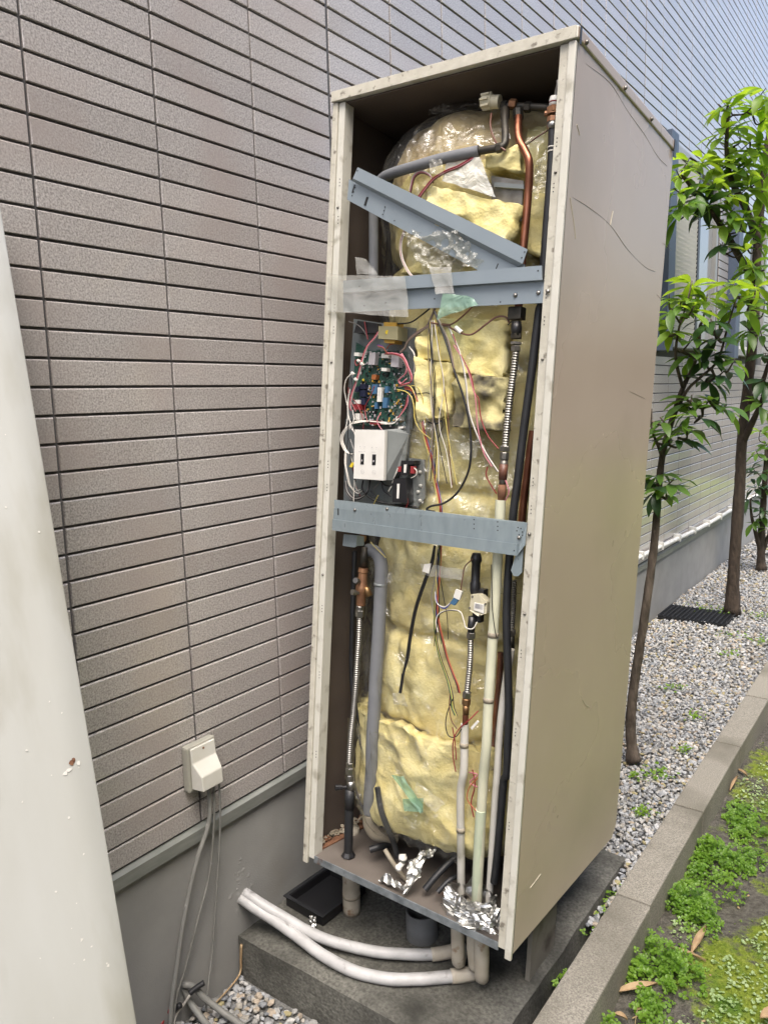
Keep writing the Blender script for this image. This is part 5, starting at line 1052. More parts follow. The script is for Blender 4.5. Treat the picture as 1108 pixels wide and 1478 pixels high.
# tattered points of foil at both ends
for q, n in (([(0.4683,0,0.0838),(0.4888,0,0.0871),(0.4939,-0.004,0.0457),(0.4781,-0.004,0.0453)], 1), ([(0.5586,0.03,0.0736),(0.566,0.03,0.0905),(0.5851,0.005,0.0492),(0.5625,0.01,0.0554)], 2), ([(0.4967,-0.003,0.0464),(0.555,-0.003,0.0745),(0.5982,-0.006,0.035),(0.5395,-0.005,0.0282)], 3)):
    q = [HWM @ Vector(p) - fw.location for p in q]
    Vv, Ff = crumple(q, 14, .007, 50, n*3.3, edge=.004); ob('foil', mesh('foil', Vv, Ff, 'foil', False), fw)
# white plastic fitting
pf = thing('plastic_fitting', 'small white plastic elbow fitting lying on the floor pan', 'pipe fitting', HWM @ Vector((0.3039,0.02,0.0908)))
c0 = Vector((0.3039,0.02,0.0908))
MB().lathe([(0,.010),(.3,.0105),(.32,.007),(1,.007)], Vector((0.3117,0.015,0.1074))-c0, Vector((0.309,0.015,0.0883))-c0, 12).obj('sleeve', 'white', pf, True)
MB().lathe([(0,.007),(.7,.0065),(.72,.009),(1,.009)], Vector((0.311,0.014,0.0928))-c0, Vector((0.298,0.01,0.0729))-c0, 12).obj('socket', 'white', pf, True)
MB().lathe([(0,.0095),(1,.0085)], Vector((0.3174,0.018,0.1055))-c0, Vector((0.3025,0.012,0.1039))-c0, 10).obj('cap', 'white', pf, True)

# two wrapped pipes from the plinth across the pad and up under the cabinet
def bend_pipe(label, pts, up, r):
    t = thing('insulated_pipe', label, 'pipe', pts[0], 'wrapped pipes crossing the pad')
    o = Vector(pts[0]); P = [Vector(p)-o for p in pts]
    MB().tube(P, r, 16, sub=8, wob=.04).obj('run', 'wrap_dirty', t, True)
    e = P[-1]; U = Vector(up)-o
    MB().tube([P[-1]*1.0 + (P[-2]-P[-1]).normalized()*.05, e, e.lerp(U, .02)+(e-P[-2]).normalized()*.028+Vector((0,0,.004)), Vector((U.x, U.y, e.z+.05)), U], lambda q: r*1.18, 16, sub=7, wob=.1).obj('taped_elbow', 'wrap_tan2', t, True)
    for k in range(3):
        q = P[-1].lerp(P[-2], .15+.3*k*.4); 
    return t
MT['wrap_tan2'] = mat('tape_bandage', (0.52,0.48,0.4), 0.55, col2=(0.42,0.37,0.29), scale=25, bump=0.4, bscale=45, col3=(0.25,0.16,0.1), scale3=30, lo3=0.62, hi3=0.72, bdist=0.004)
u1 = HWM @ Vector((0.432,0.09,0.0)); u2 = HWM @ Vector((0.500,0.09,0.0)); u3 = HWM @ Vector((0.476,0.09,0.0))
bend_pipe('shorter wrapped white pipe leaving the plinth nearest the tray', [(-0.0025,1.3778,0.128),(0.0632,1.3944,0.102),(0.1193,1.4107,0.08)] + [(0.1917,1.4233,0.062),(0.2549,1.4367,0.052),(0.3279,1.4603,0.046),(0.4016,1.4892,0.044),(0.4682,1.5259,0.044),(0.5023,1.5473,0.044)] + [(0.5288,1.5697,0.044),(0.554,1.5928,0.046)], u1, .0148)
bend_pipe('longer wrapped white pipe sweeping nearest the front of the pad', [(-0.0048,1.3661,0.118),(0.0476,1.3797,0.094),(0.0996,1.393,0.074),(0.1788,1.3984,0.055),(0.2639,1.3941,0.044),(0.3479,1.3946,0.04),(0.4077,1.406,0.038),(0.4737,1.4312,0.038),(0.5297,1.4694,0.038)] + [(0.5608,1.4941,0.038),(0.5999,1.529,0.038),(0.6329,1.562,0.038)], u2, .0155)
st = thing('pipe_stub', 'short tan taped pipe dropping behind the longer white pipe', 'pipe', u3)
MB().tube([(0,0,0.02),(0,0,-.05),(0.0,0.0,-.10),(0.0,0.01,-.17)], .0165, 14, wob=.08).obj('pipe', 'wrap_tan2', st, True)
# tan stub pipe at the left, grey drain cup, tray, bits
ts = thing('wrapped_pipe_stub', 'thick tan taped pipe standing on the pad by the black tray', 'pipe', (0.213,1.60,0.02))
MB().tube([(0,0,0.0),(0,0,.08),(0.003,0.0,.16),(0.006,0.0,.27)], .0255, 18, wob=.06).obj('pipe', 'wrap_tan2', ts, True)
MB().lathe([(0,.0268),(1,.0268)], (0,0,.052), (0,0,.060), 18).obj('tape_ring', 'wrap_tan', ts, True)
dc = thing('drain_cup', 'grey plastic drain pipe mouth standing open on the pad', 'drain pipe', (0.44,1.63,0.016))
MB().lathe([(0,.040),(.001,.044),(1,.044),(1.0,.0405),(.15,.0405),(.15,.001)], (0,0,0), (0,0,.085), 28).obj('cup', 'pvc', dc, True, ang=30)
MB().tube([(0.0,0,.09),(0.004,0,.16),(0.0,0,.25)], .012, 12).obj('spout', 'black', dc, True)
ty = thing('plastic_tray', 'shallow black square plastic tray lying on the pad', 'tray', (0.115,1.60,0.024))
ty.rotation_euler = (0.0, 0.0, -0.06)
b = MB()
hx, hy = .075, .095
b.box((-hx,-hy,0),(hx,hy,.005)); b.box((-hx,-hy,.0052),(-hx+.008,hy,.03)); b.box((hx-.008,-hy,.0052),(hx,hy,.03)); b.box((-hx+.0082,-hy,.0052),(hx-.0082,-hy+.008,.03)); b.box((-hx+.0082,hy-.008,.0052),(hx-.0082,hy,.03))
b.obj('tray', 'blackp', ty)
rm = MB()
for (a, c) in (((-hx-.006,-hy-.006,.0302),(hx+.006,-hy+.006,.033)), ((-hx-.006,hy-.006,.0302),(hx+.006,hy+.006,.033)), ((-hx-.006,-hy+.0062,.0302),(-hx+.006,hy-.0062,.033)), ((hx-.006,-hy+.0062,.0302),(hx+.006,hy-.0062,.033))): rm.box(a, c)
rm.obj('rim', 'black', ty)
def lump(name, loc, s, m, label, cat, seed):
    bm = bmesh.new(); bmesh.ops.create_icosphere(bm, subdivisions=2, radius=s)
    for v in bm.verts: v.co *= 1+.35*noise.noise(v.co*(1.2/s)+Vector((seed,0,0)))
    me = bpy.data.meshes.new(name); bm.to_mesh(me); bm.free(); me.materials.append(MT[m]); me.polygons.foreach_set('use_smooth', [True]*len(me.polygons))
    return ob(name, me, None, label, cat, loc=loc)
lump('white_pebble', (0.03,1.55,0.031), .010, 'white', 'round white pebble on the pad beside the black tray', 'pebble', 1)
z = (0.1632,1.4897,0.03)
foil_bit = ob('foil_scrap', mesh('foil_scrap', *crumple([(-.012,0,.02),(.012,0,.024),(.014,-.004,-.008),(-.014,-.004,-.008)], 8, .01, 60, 4.4, edge=.004), 'foil', False), None, 'tiny foil twist on the near edge of the tray', 'foil scrap', loc=(z[0], z[1], .034))

# twig and dry leaf strip in the gravel corner
tw = thing('dry_stalk', 'thin brown dry stalk in the gravel corner by plinth and pad', 'twig', (0.02,1.32,-0.08))
MB().tube([(x-.02,y-1.32,z+.08) for x, y, z in [(0.022,1.336,0.0),(0.018,1.334,-.05),(0.02,1.328,-.082),(0.03,1.29,-.088),(0.04,1.22,-.09)]], lambda t: .004*(1-.5*t), 6, sub=5).obj('stalk', 'dry_leaf', tw, True)

# ---------------------------------------------------------------- outlet box and its cables
oc = Vector((0.0, 1.238, 0.585))
ou = thing('outlet_box', 'white weatherproof outlet cover on the tiled wall with cables hanging out', 'outlet', oc)
MB().box((0.0005,-.048,-.062),(0.024,.048,.062), bev=.006).obj('base', 'outlet_base', ou)
b = MB()
prof = [(.0245,.058),(.030,.058),(.034,.020),(.060,-.012),(.062,-.052),(.0245,-.052)]
n = len(prof)
for sgn in (-1, 1): b.v += [(x, sgn*(.040 if i in (0,1,2,5) else .034), z) for i, (x, z) in enumerate(prof)]
b.f += [tuple(reversed(range(n))), tuple(range(n, 2*n))] + [(i, (i+1)%n, n+(i+1)%n, n+i) for i in range(n)]
b.mi += [0]*len(b.f)
cvr = b.obj('cover', 'outlet', ou)
mdb = cvr.modifiers.new('bevel', 'BEVEL'); mdb.width = .004; mdb.segments = 3
MB().lathe([(0,.0032),(1,.0032)], (0.0298,0.0,.048), (0.0318,0,.048), 10).obj('screw', 'rust', ou)
def cable(label, pts, r, m='cable_grey', cat='cable', group='grey cables below the outlet box', flat=1.0):
    o = Vector(pts[0]); t = thing('cable', label, cat, o, group)
    MB().tube([Vector(p)-o for p in pts], r, 10, sub=6).obj('sheath', m, t, True); return t
cable('thickest grey cable dropping from the outlet down the plinth', [(0.03,1.25,0.53)]+[(0.03,1.2426,0.4258),(0.026,1.1992,0.3382),(0.022,1.1655,0.2471),(0.022,1.1356,0.1565),(0.02,1.1145,0.0701),(0.02,1.0921,-0.0141),(0.02,1.0802,-0.1059)], .0062)
cable('thin grey cable hanging between the other two outlet cables', [(0.035,1.262,0.53)]+[(0.03,1.2588,0.4178),(0.02,1.2421,0.2726),(0.018,1.2004,0.1747),(0.016,1.1513,0.0635),(0.016,1.1113,-0.0098),(0.016,1.0888,-0.0943)], .0032)
cable('thin grey cable reaching the gravel nearest the pad', [(0.04,1.275,0.535)]+[(0.04,1.275,0.4628),(0.03,1.2725,0.3407),(0.02,1.2573,0.1823),(0.018,1.2367,0.0491),(0.03,1.2017,-0.0468),(0.04,1.1771,-0.1281)], .003)
# cables lying on the gravel
c1 = cable('grey cable looping up from the gravel in front of the plinth', [(-0.0266,1.1416,-0.01),(-0.0123,1.1433,0),(0.0001,1.1502,-0.02),(0.0193,1.1507,-0.05),(0.0557,1.1497,-0.07),(0.0868,1.1474,-0.08),(0.1339,1.1431,-0.085)], .0085, group=None)
c2 = cable('grey cable with a black taped end resting across the gravel', [(-0.0272,1.1452,-0.01),(0.007,1.1461,0),(0.0256,1.1612,-0.01),(0.052,1.1745,-0.04),(0.0955,1.1919,-0.07),(0.1406,1.2019,-0.085),(0.1807,1.2031,-0.09)], .0085, group=None)
P = [(0.0332,1.139,-0.01),(0.0401,1.1557,-0.002),(0.0512,1.1755,0.006)]
c2o = Vector(c2.location); MB().tube([Vector(p)-c2o for p in P], .0072, 12, sub=4).obj('taped_end', 'black', c2, True)
wr = cable('white wire curving from the black taped cable end', [(0.0378,1.1383,-0.01),(0.0191,1.1328,-0.04),(0.0081,1.1186,-0.06),(0.0057,1.1067,-0.08),(0.0196,1.0928,-0.09)], .0032, 'wire_white', 'wire', None)
rd = cable('red wire with black tape lying at the foot of the plinth', [(0.0128,1.1133,-0.04),(-0.0047,1.1022,-0.05),(-0.013,1.0929,-0.06),(-0.007,1.0772,-0.07),(0.0048,1.0623,-0.08)], .0062, 'wire_red', 'wire', None)
P = [(0.0208,1.1195,-0.035),(0.0089,1.11,-0.045),(0.0056,1.099,-0.048)]
rdo = Vector(rd.location); MB().tube([Vector(p)-rdo for p in P], .0075, 10, sub=4).obj('taped_end', 'black', rd, True)
cable('thin black wire along the plinth foot behind the red wire', [(-0.0237,1.1174,-0.05),(-0.0258,1.103,-0.06),(-0.0254,1.0868,-0.07),(-0.0272,1.0694,-0.08),(-0.0202,1.0518,-0.085)], .003, 'wire_black', 'wire', None)

# ---------------------------------------------------------------- detached front cover leaning on the wall
fc = thing('cover_panel', 'large pale grey painted metal cover panel leaning on the tiled wall', 'cover panel', (0.617,0.656,-0.095))
top = Vector((0.05,0.82,1.92)); bot = Vector((0.617,0.656,-0.095))
ex = Vector((-.10,-1,-.05)).normalized(); ez = (top-bot).normalized(); ex = (ex-ez*ex.dot(ez)).normalized(); nn = ez.cross(ex).normalized()
if nn.x < 0: nn = -nn
LZ = (top-bot).length
prof = [(0.0,-.024),(0.0,-.006),(.0015,-.0022),(.005,0),(.052,.0),(.060,.0),(.066,0),(.62,0),(.63,-.02)]
NZ = 60; V = []
for j in range(NZ+1):
    for (a, n) in prof:
        q = bot + ez*(LZ*j/NZ) + ex*a + nn*n
        pass
        V.append(q-bot)
m_ = len(prof)
F = [(j*m_+i, (j+1)*m_+i, (j+1)*m_+i+1, j*m_+i+1) for j in range(NZ) for i in range(m_-1)]
n0 = len(V); V += [p - nn*.0012 for p in V]
F += [tuple(reversed([q+n0 for q in f])) for f in F[:]]
o = ob('sheet', mesh('sheet', V, F, 'panel_fg', True), fc)
o.data.set_sharp_from_angle(angle=math.radians(35))
def panel_pt(a, h): return ez*h + ex*a + nn*.0012
# rusty screw hole with flaked paint, scuffs
def fleck(mb, a, h, s, k=6):
    c = panel_pt(a, h); mb.add([c]+[c+(ex*math.cos(q)+ez*math.sin(q))*s*random.uniform(.5,1.3) for q in [2*math.pi*i/k for i in range(k)]], [(0,i+1,(i+1)%k+1) for i in range(k)])
fk = MB()
for a, h, sz in [(.047,1.026,.006),(.053,1.022,.005),(.028,1.032,.004),(.071,.747,.0035),(.034,.685,.003),(.036,.69,.002),(.072,.714,.0025),(.059,.948,.003),(.03,1.45,.002),(.10,.84,.002),(.06,1.15,.0018),(.11,1.08,.0022),(.045,.88,.002),(.13,1.0,.002),(.08,1.5,.002)]:
    fleck(fk, a, h, sz)
for k in range(26): fleck(fk, random.uniform(.02,.28), random.uniform(.5,1.8), random.uniform(.0007,.002), 5)
fk.obj('paint_chip', 'white', fc, kind='stuff')
rs = MB(); fleck(rs, .038, 1.037, .0055, 8); fleck(rs, .036, 1.041, .004, 7)
rs.obj('rust_spot', 'rust', fc)

# ---------------------------------------------------------------- trees
def leaf_mesh(nm, L_, w_, curl, fold, m):
    st = [0, .1, .28, .5, .7, .86, 1.0]; wd = [.06, .38, .78, 1.0, .86, .48, .02]
    V = []
    for s, q in zip(st, wd):
        z = -curl*s*s*L_; x = s*L_*(1-.25*curl*s)
        ww = q*w_/2
        V += [(x, -ww, z+fold*ww), (x, 0, z), (x, ww, z+fold*ww)]
    F = []
    for i in range(len(st)-1):
        for k in (0, 1): F.append((i*3+k, (i+1)*3+k, (i+1)*3+k+1, i*3+k+1))
    return mesh(nm, V, F, m, True)
LV = {}
def leaves_of(kind, L_):
    key = (kind, round(L_, 3))
    if key not in LV:
        LV[key] = [leaf_mesh('leaf', L_*random.uniform(.8,1.15), L_*random.uniform(.29,.4), random.uniform(.1,.5), random.uniform(.15,.5), kind) for _ in range(5)]
    return LV[key]
def rosette(c, ax, n, L_, kind):
    """leaf placements round a shoot tip"""
    out = []; ax = Vector(ax).normalized(); u = ax.orthogonal().normalized(); v = ax.cross(u)
    a0 = random.uniform(0, 6.28)
    for i in range(n):
        a = a0 + i*2.4; up = random.uniform(-.35, .75)
        d = ((u*math.cos(a)+v*math.sin(a)) + ax*up + Vector((0,0,-.28*random.random()))).normalized()
        z = (Vector((0,0,1)) + ax*.6 + Vector((random.uniform(-.5,.5), random.uniform(-.5,.5), 0))); z = (z - d*z.dot(d)).normalized(); y = z.cross(d)
        p = Vector(c) - ax*random.uniform(0, .28)*L_ + d*.008
        M = Matrix((( d.x, y.x, z.x, p.x), (d.y, y.y, z.y, p.y), (d.z, y.z, z.z, p.z), (0,0,0,1)))
        out.append((M @ Matrix.Diagonal((*[random.uniform(.72,1.1)]*3, 1)), kind, L_))
    return out
def tree(name, label, base, trunk, r0, r1, bark, shoots, L_, limbs=(), group=None, cat='tree'):
    t = thing(name, label, cat, base, group); o = Vector(base)
    P = [Vector(p)-o for p in trunk]
    MB().tube(P, lambda q: (r0+(r1-r0)*q)*(1+.5*max(0,.06-q)/.06), 12, sub=6, wob=.16).obj('trunk', bark, t, True)
    T = spline(P, 6); tips = T[:]
    for k, l in enumerate(limbs):
        pl = [Vector(p)-o for p in l]
        MB().tube(pl, lambda q: r1*(1.15-.75*q), 8, sub=5, wob=.14).obj('branch', bark, t, True); tips += spline(pl, 5)
    pl = []
    twg = MB()
    for (c, kind, n) in shoots:
        c = Vector(c)-o
        cand_ = [q for q in tips if q.z < c.z+.02] or tips
        s = min(cand_, key=lambda q: (q-c).length + .5*max(0, q.z-c.z+.12))
        mid = s.lerp(c, .55) + Vector((random.uniform(-.03,.03), random.uniform(-.03,.03), -.02-.12*(c-s).length))
        twg.tube([s, mid, c], lambda q: .0062*(1-.62*q), 5, sub=5); tips.append(mid); tips.append(c)
        ax = (c-mid).normalized()+Vector((0,0,.5))
        pl += rosette(c, ax, max(4, n-1), L_, kind)
    twg.obj('twig', bark, t, True, kind='stuff')
    rest = []
    camp = cam.matrix_world.translation
    pl.sort(key=lambda q: -(q[2]/((o+q[0].translation)-camp).length) * (1 if not (lambda s: s is None or not (-60 < s[0] < 1170 and -60 < s[1] < 1540))(project(o+q[0].translation)) else .01))
    for i, (M, kind, l) in enumerate(pl):
        me = random.choice(leaves_of(kind, l))
        if i < 290:
            q = bpy.data.objects.new('leaf', me); COL.objects.link(q); q.parent = t; q.matrix_local = M
        else: rest.append((M, me))
    if rest:
        V = []; F = []; MI = []
        names = []
        for M, me in rest:
            n = len(V); V += [M @ v.co for v in me.vertices]; F += [tuple(i+n for i in p.vertices) for p in me.polygons]
            k = me.materials[0].name; 
            if k not in names: names.append(k)
            MI += [names.index(k)]*len(me.polygons)
        key = {MT[x].name: x for x in ('leaf_old','leaf_young','leaf_dark')}
        me = mesh('leaf', V, F, [key[n] for n in names], True); me.polygons.foreach_set('material_index', MI)
        ob('leaf', me, t, kind='stuff')
    return t
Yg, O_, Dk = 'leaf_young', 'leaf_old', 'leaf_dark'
# slim tree right behind the cabinet
tree('slim_tree', 'slim tree with thin leaning stem rising right behind the cabinet', (0.574,3.0,-0.02),
     [(0.5869,3,0.0124),(0.5728,3,0.1239),(0.575,3,0.2742),(0.5981,3,0.4846),(0.6252,3,0.7179),(0.6403,3.02,0.9395),(0.6432,3.04,1.102),(0.6487,3.06,1.2636),(0.6733,3.08,1.3972),(0.7079,3.1,1.5289),(0.7452,3.12,1.6324),(0.751,3.15,1.7629)], .022, .0065, 'bark_pale',
     [(p, k, n) for p, k, n in [
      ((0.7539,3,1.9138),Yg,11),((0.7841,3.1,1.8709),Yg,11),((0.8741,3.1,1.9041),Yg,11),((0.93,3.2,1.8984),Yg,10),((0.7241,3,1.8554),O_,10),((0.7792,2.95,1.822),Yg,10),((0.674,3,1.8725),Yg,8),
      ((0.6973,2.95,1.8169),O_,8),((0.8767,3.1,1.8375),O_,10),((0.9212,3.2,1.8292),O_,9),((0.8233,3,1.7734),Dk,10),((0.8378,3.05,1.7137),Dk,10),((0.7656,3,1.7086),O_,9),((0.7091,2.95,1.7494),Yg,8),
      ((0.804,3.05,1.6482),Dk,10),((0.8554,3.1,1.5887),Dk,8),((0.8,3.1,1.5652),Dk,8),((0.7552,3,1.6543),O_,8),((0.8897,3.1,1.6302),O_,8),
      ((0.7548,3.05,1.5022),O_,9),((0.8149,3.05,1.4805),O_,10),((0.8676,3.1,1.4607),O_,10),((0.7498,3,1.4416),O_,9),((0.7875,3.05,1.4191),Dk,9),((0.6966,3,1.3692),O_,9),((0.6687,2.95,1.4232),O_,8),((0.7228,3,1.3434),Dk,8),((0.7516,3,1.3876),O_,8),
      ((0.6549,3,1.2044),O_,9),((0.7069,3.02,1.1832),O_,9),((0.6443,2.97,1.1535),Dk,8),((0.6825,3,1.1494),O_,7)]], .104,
     limbs=[[(0.6487,3.06,1.2636),(0.6464,3,1.3214),(0.6392,2.95,1.3766),(0.6432,2.93,1.4549)], [(0.6733,3.08,1.3972),(0.7343,3.05,1.5156),(0.7824,3.05,1.5655),(0.8342,3.08,1.6273),(0.8611,3.1,1.752),(0.8857,3.1,1.849)], [(0.7079,3.1,1.5289),(0.7064,3,1.6315),(0.7162,2.98,1.7307),(0.7372,3,1.8296)]])
# stronger tree further back
tree('tall_tree', 'taller tree with straight dark trunk standing beside the dark grating', (0.437,5.5,-0.01),
     [(0.4413,5.5,-0.0039),(0.4393,5.5,0.2677),(0.4452,5.5,0.5549),(0.4534,5.5,0.8837),(0.4548,5.5,1.1601),(0.4727,5.48,1.4322),(0.4943,5.46,1.6969),(0.5074,5.44,1.9552),(0.5082,5.42,2.2082),(0.517,5.4,2.4546),(0.5256,5.38,2.6951),(0.5496,5.36,2.9267),(0.5786,5.34,3.112)], .039, .022, 'bark',
     [(p, k, n) for p, k, n in [
      ((0.3997,5,3.1304),Yg,9),((0.3465,5,3.15),Yg,8),((0.6123,4.9,3.1408),Yg,9),((0.5759,5,3.0906),Yg,9),((0.5889,5.1,3.0478),Yg,9),((0.3747,5,3.0007),Yg,9),((0.4167,5.1,2.9246),Yg,9),((0.5062,5.1,2.9335),Yg,9),
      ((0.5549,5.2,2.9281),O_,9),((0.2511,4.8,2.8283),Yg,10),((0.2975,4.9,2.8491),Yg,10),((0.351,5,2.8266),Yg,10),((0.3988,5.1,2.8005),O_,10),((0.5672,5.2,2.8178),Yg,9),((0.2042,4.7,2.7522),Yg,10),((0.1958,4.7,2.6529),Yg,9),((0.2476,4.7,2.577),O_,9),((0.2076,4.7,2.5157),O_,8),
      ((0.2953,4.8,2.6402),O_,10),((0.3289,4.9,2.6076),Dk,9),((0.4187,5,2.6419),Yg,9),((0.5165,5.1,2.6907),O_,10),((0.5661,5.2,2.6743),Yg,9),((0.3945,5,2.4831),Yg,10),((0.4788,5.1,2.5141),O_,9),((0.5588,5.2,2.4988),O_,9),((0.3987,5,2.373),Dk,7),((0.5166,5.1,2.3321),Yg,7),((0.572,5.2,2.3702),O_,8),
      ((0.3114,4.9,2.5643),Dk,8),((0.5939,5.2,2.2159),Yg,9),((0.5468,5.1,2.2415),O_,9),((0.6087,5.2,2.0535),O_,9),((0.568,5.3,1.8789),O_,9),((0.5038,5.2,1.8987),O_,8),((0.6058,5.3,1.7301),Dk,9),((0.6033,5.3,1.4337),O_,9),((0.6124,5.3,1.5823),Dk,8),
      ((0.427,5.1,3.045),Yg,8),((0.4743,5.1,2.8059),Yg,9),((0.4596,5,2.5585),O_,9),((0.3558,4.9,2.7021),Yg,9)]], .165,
     limbs=[[(0.4746,5.48,1.3874),(0.5343,5.45,1.4759),(0.5835,5.42,1.5839),(0.6199,5.4,1.7323)], [(0.4548,5.5,1.1601),(0.5214,5.45,1.2987),(0.5777,5.4,1.4321),(0.5964,5.38,1.5402)], [(0.5188,5.4,2.4131),(0.4546,5.3,2.6112),(0.4016,5.15,2.7516),(0.3908,5.05,2.8876),(0.4023,5,3.0626)], [(0.51,5.42,2.1659),(0.4263,5.2,2.3568),(0.3464,5,2.5371),(0.2829,4.85,2.6365),(0.2296,4.75,2.7206)]])
tree('dark_shrub', 'dark leaved shrub with forked stem by the far right gravel edge', (0.40,7.0,-0.01),
     [(0.3564,7,-0.0137),(0.3449,7,0.2478),(0.3451,7,0.484),(0.3505,7,0.7179),(0.3534,7,1.0064)], .035, .018, 'bark',
     [(p, k, n) for p, k, n in [((0.2875,6.9,1.0121),O_,9),((0.3404,7,1.0634),O_,9),((0.2622,6.9,0.8685),Dk,9),((0.3469,6.9,0.8429),Dk,9),((0.2894,6.9,0.7258),Dk,9),((0.3676,7,0.6897),O_,9),((0.2521,6.9,0.608),Dk,8),((0.3608,6.9,0.5278),Dk,8),((0.2918,6.9,0.424),O_,8),((0.4284,7,0.951),O_,9),((0.4286,7,0.7216),Dk,9),((0.3984,6.9,0.3857),O_,7),((0.294,7,1.1658),Yg,8),((0.3896,7,1.2343),O_,9)]], .13,
     limbs=[[(0.3501,7,0.1293),(0.3085,6.95,0.312),(0.2795,6.9,0.464),(0.2627,6.9,0.6086)], [(0.3501,7,0.1293),(0.3964,7,0.282),(0.4419,7,0.4324),(0.4596,7,0.7231)]], cat='shrub')

# dark patch of crossed bars in the gravel beside the trunk
gr = thing('ground_grating', 'dark mesh grating lying in the gravel beside the straight trunk', 'grating', (0.27,5.33,-0.006))
b = MB()
for k in range(15): b.box((-.23,-.16+k*.0225,0.0),(.20,-.153+k*.0225,.012))
for k in range(16): b.box((-.23+k*.0285,-.163,.0122),(-.2235+k*.0285,.163,.019))
b.obj('bars', 'black', gr, kind='stuff')
MB().box((-.235,-.17,-.012),(.205,.17,-.0005)).obj('backing', 'blackp', gr)

# ---------------------------------------------------------------- ground cover
def disc(c, r, nrm, k=6):
    n_ = Vector(nrm).normalized(); u = n_.orthogonal().normalized(); v = n_.cross(u)
    return [Vector(c)] + [Vector(c) + (u*math.cos(a)+v*math.sin(a))*r*random.uniform(.8,1.15) + n_*r*.22 for a in [2*math.pi*i/k for i in range(k)]], [(0, i+1, (i+1)%k+1) for i in range(k)]
def cover(name, n, fn, m, label, cat, lobes=False):
    b = MB()
    for _ in range(n):
        q = fn()
        if not q: continue
        c, r, nrm = q
        if lobes:
            n_ = Vector(nrm).normalized(); u = n_.orthogonal().normalized(); v = n_.cross(u); a0 = random.uniform(0,6.28)
            for j in range(3):
                a = a0+j*2.09; b.add(*disc(Vector(c)+(u*math.cos(a)+v*math.sin(a))*r*.72, r*.62, n_+Vector((random.uniform(-.25,.25),random.uniform(-.25,.25),0)), 6))
        else: b.add(*disc(c, r, nrm, 5))
    return b.obj(name, m, None, kind='stuff', label=label, cat=cat)
HUM = []
for (x0, x1, y0, y1, n, h) in [(0.945,1.06,1.62,1.86,7,.06),(0.945,1.10,1.86,2.30,16,.075),(0.945,1.08,2.30,2.62,12,.06),(0.98,1.16,2.62,2.95,8,.04),(0.945,1.0,1.5,1.62,2,.03),(1.14,1.42,1.45,1.72,7,.035)]:
    for _ in range(n): HUM.append((random.uniform(x0,x1), random.uniform(y0,y1), random.uniform(.035,.07), h*random.uniform(.6,1.3)))
def clover():
    x, y, r, h = random.choice(HUM); a = random.uniform(0,6.28); q = math.sqrt(random.random())*r
    px, py = x+math.cos(a)*q, y+math.sin(a)*q*1.2
    if any((px-c[0])**2+(py-c[1])**2 < .0016 for c in [(0.9503,1.8179,-0.045),(0.9981,1.8679,-0.045),(1.0216,2.0417,-0.045),(1.0763,2.0464,-0.045),(1.0628,2.1233,-0.045),(0.9711,1.7312,-0.05)]): return None
    if px < .942: px = .942+random.uniform(0,.03)
    top = h*(1-(q/r)**2)*random.uniform(.35,1.05)
    return (px, py, mz(px,py)+.006+top), random.uniform(.0045,.0105), (random.uniform(-.5,.6), random.uniform(-.7,.4), 1)
cover('ground_cover', 3000, clover, 'clover', 'bright green small leaved ground cover along the kerb foot', 'ground cover', True)
def lich():
    for _ in range(30):
        x, y = random.uniform(.97, 2.2), 1.3+4.2*random.random()**1.6
        s = noise.noise(Vector((x*3.1, y*2.4, 9.0)))+.35*noise.noise(Vector((x*11, y*11, 4)))+.35*min(1,(x-1.15)/.3)
        if s > -.14: return (x, y, mz(x,y)+random.uniform(.002,.012)), random.uniform(.0028,.0065), (random.uniform(-.6,.6), random.uniform(-.6,.6), 1)
cover('liverwort', 26000, lich, 'lichen', 'pale green liverwort patches on the mossy ground', 'ground cover')
def mossb():
    for _ in range(30):
        x, y = random.uniform(.95, 2.2), 1.2+4.5*random.random()**1.5
        if mossf(x, y) > random.uniform(.2,.8): return (x, y, mz(x,y)+random.uniform(0,.006)), random.uniform(.002,.005), (random.uniform(-1,1), random.uniform(-1,1), .8)
MT['moss_tuft'] = leaf_mat('moss_tuft', (0.2,0.26,0.03), (0.11,0.175,0.02), 0.3)
cover('moss', 14000, mossb, 'moss_tuft', 'yellow green moss on the ground right of the kerb', 'moss')
# weeds in the gravel and the gap beside the pad
WD = [(.7,2.95,.05,.02),(.66,2.88,.05,.03),(.74,3.2,.03,.02),(.25,5.52,.12,.03),(.38,5.5,.08,.03),(.6,5.5,.08,.03),(.62,4.6,.06,.03),(.55,5.0,.07,.02),(.68,3.6,.04,.02),(.75,2.62,.03,.03),(.5,3.9,.05,.02),(.72,4.9,.06,.03)]
def weed():
    x, y, r, h = random.choice(WD); px, py = x+random.gauss(0,r*.6), y+random.gauss(0,r*.6)
    if not .03 < px < .83: return None
    return (px, py, gz(px,py)+.008+random.uniform(0,h)), random.uniform(.004,.009), (random.uniform(-.7,.7), random.uniform(-.9,.4), 1)
cover('weeds', 420, weed, 'clover', 'small weeds scattered over the gravel bed', 'weeds')
def gapw():
    y = random.choice((2.12,2.16,2.02,1.95,1.75)); return (random.uniform(.795,.83), y+random.gauss(0,.03), random.uniform(-.06,.01)), random.uniform(.004,.009), (random.uniform(-.5,.6), random.uniform(-.7,.4), 1)
cover('weeds', 90, gapw, 'clover', 'small weeds growing in the gap between pad and kerb', 'weeds', True)
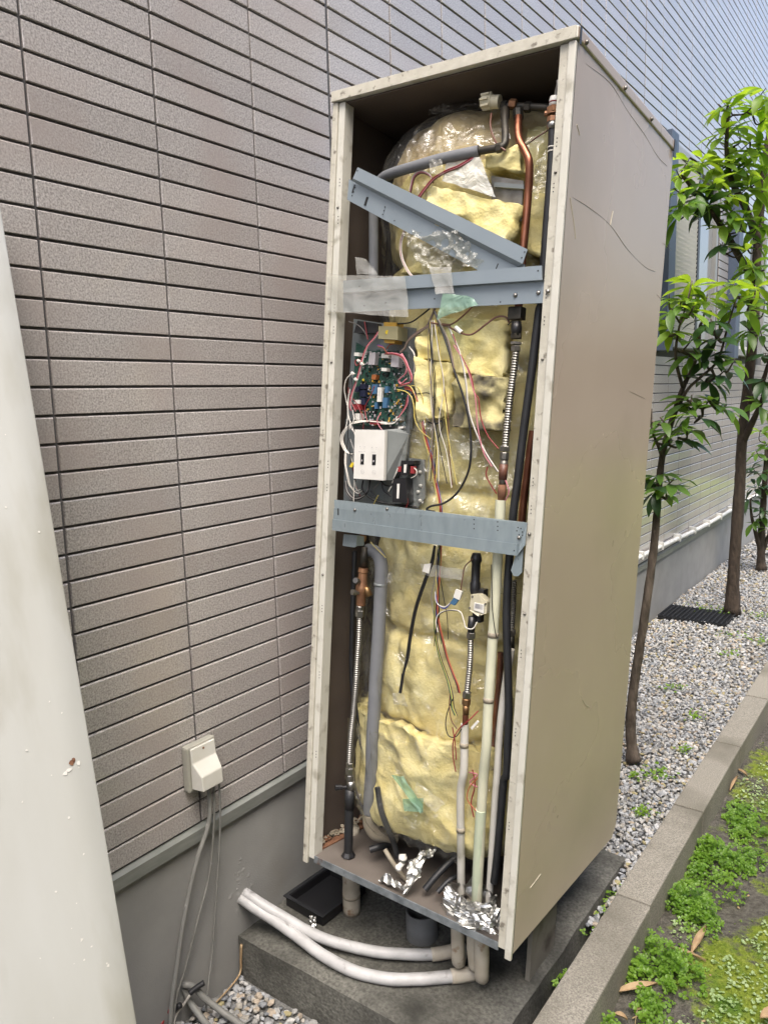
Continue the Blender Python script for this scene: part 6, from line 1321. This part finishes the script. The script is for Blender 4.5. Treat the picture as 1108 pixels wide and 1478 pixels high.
# dry leaves and stalks lying on the moss
def dry(pts, w_, label, curl=.006):
    a, c = Vector(pts[0]), Vector(pts[1]); mid = (a+c)/2; d = (c-a); L_ = d.length; d.normalize(); s = Vector((0,0,1)).cross(d).normalized()
    V = []; st = [0,.08,.2,.35,.5,.65,.8,.92,1.0]; wd = [.05,.35,.7,.95,1,.9,.62,.3,.02]
    for q, ww in zip(st, wd):
        p = a+d*L_*q - mid + Vector((0,0,.004+curl*math.sin(q*3.1)))
        for k in (-1,-.5,0,.5,1): V.append(p + s*ww*w_*k + Vector((0,0, curl*1.3*k*k)))
    F = [(i*5+k, (i+1)*5+k, (i+1)*5+k+1, i*5+k+1) for i in range(len(st)-1) for k in range(4)]
    return ob('dry_leaf', mesh('dry_leaf', V, F, 'dry_leaf', True), None, label, 'dry leaf', 'dry leaves on the moss', loc=mid)
dry([(0.9322,1.8011,-0.05),(1.0138,1.8945,-0.05)], .012, 'broad curled dry leaf lying on the soil nearest the kerb')
dry([(1.0594,2.0478,-0.045),(1.0662,2.1957,-0.045)], .010, 'upright looking pale dry leaf on the moss above the narrow one')
dry([(0.9929,2.0421,-0.045),(1.1,2.0466,-0.045)], .005, 'narrow brown dry leaf beside the green ground cover')
dry([(0.9456,3.0577,-0.05),(0.9462,3.2038,-0.05)], .006, 'small pale dry leaf on end by the far ground cover')
dry([(0.9289,3.2625,-0.05),(0.9785,3.225,-0.05)], .008, 'small tan dry leaf close to the kerb furthest away')
dry([(0.9537,1.73,-0.05),(0.9883,1.7325,-0.05)], .007, 'tan dry leaf at the bottom edge below the broad one')
dry([(1.2623,1.8983,-0.03),(1.3062,1.9545,-0.03)], .016, 'pale dry leaf at the bottom right corner')
ss = thing('dry_straw', 'bent pale straw on the soil below the broad dry leaf', 'straw', (1.0067,1.7677,-0.055))
so_ = Vector(ss.location)
MB().tube([Vector(p)-so_ for p in [(1.0037,1.7445,-0.055),(0.9982,1.7819,-0.04),(1.0124,1.7822,-0.045),(0.994,1.7522,-0.05)]], .0016, 5, sub=3).obj('stalk', 'dry_leaf', ss)
MB().tube([Vector(p)-so_ for p in [(0.9997,1.7775,-0.04),(1.0144,1.7861,-0.035)]], .0014, 5, sub=2).obj('stalk', 'dry_leaf', ss)

# brown litter on moss and gravel
def litt():
    if random.random() < .5: x, y = random.uniform(.95,1.7), random.uniform(1.3,4); z = mz(x,y)+.005
    else: x, y = random.uniform(.05,.82), random.uniform(2.4,6); z = gz(x,y)+.012
    return (x, y, z), random.uniform(.002,.006), (random.uniform(-.6,.6), random.uniform(-.6,.6), 1)
cover('leaf_litter', 420, litt, 'dry_leaf', 'brown leaf crumbs scattered on moss and gravel', 'litter')
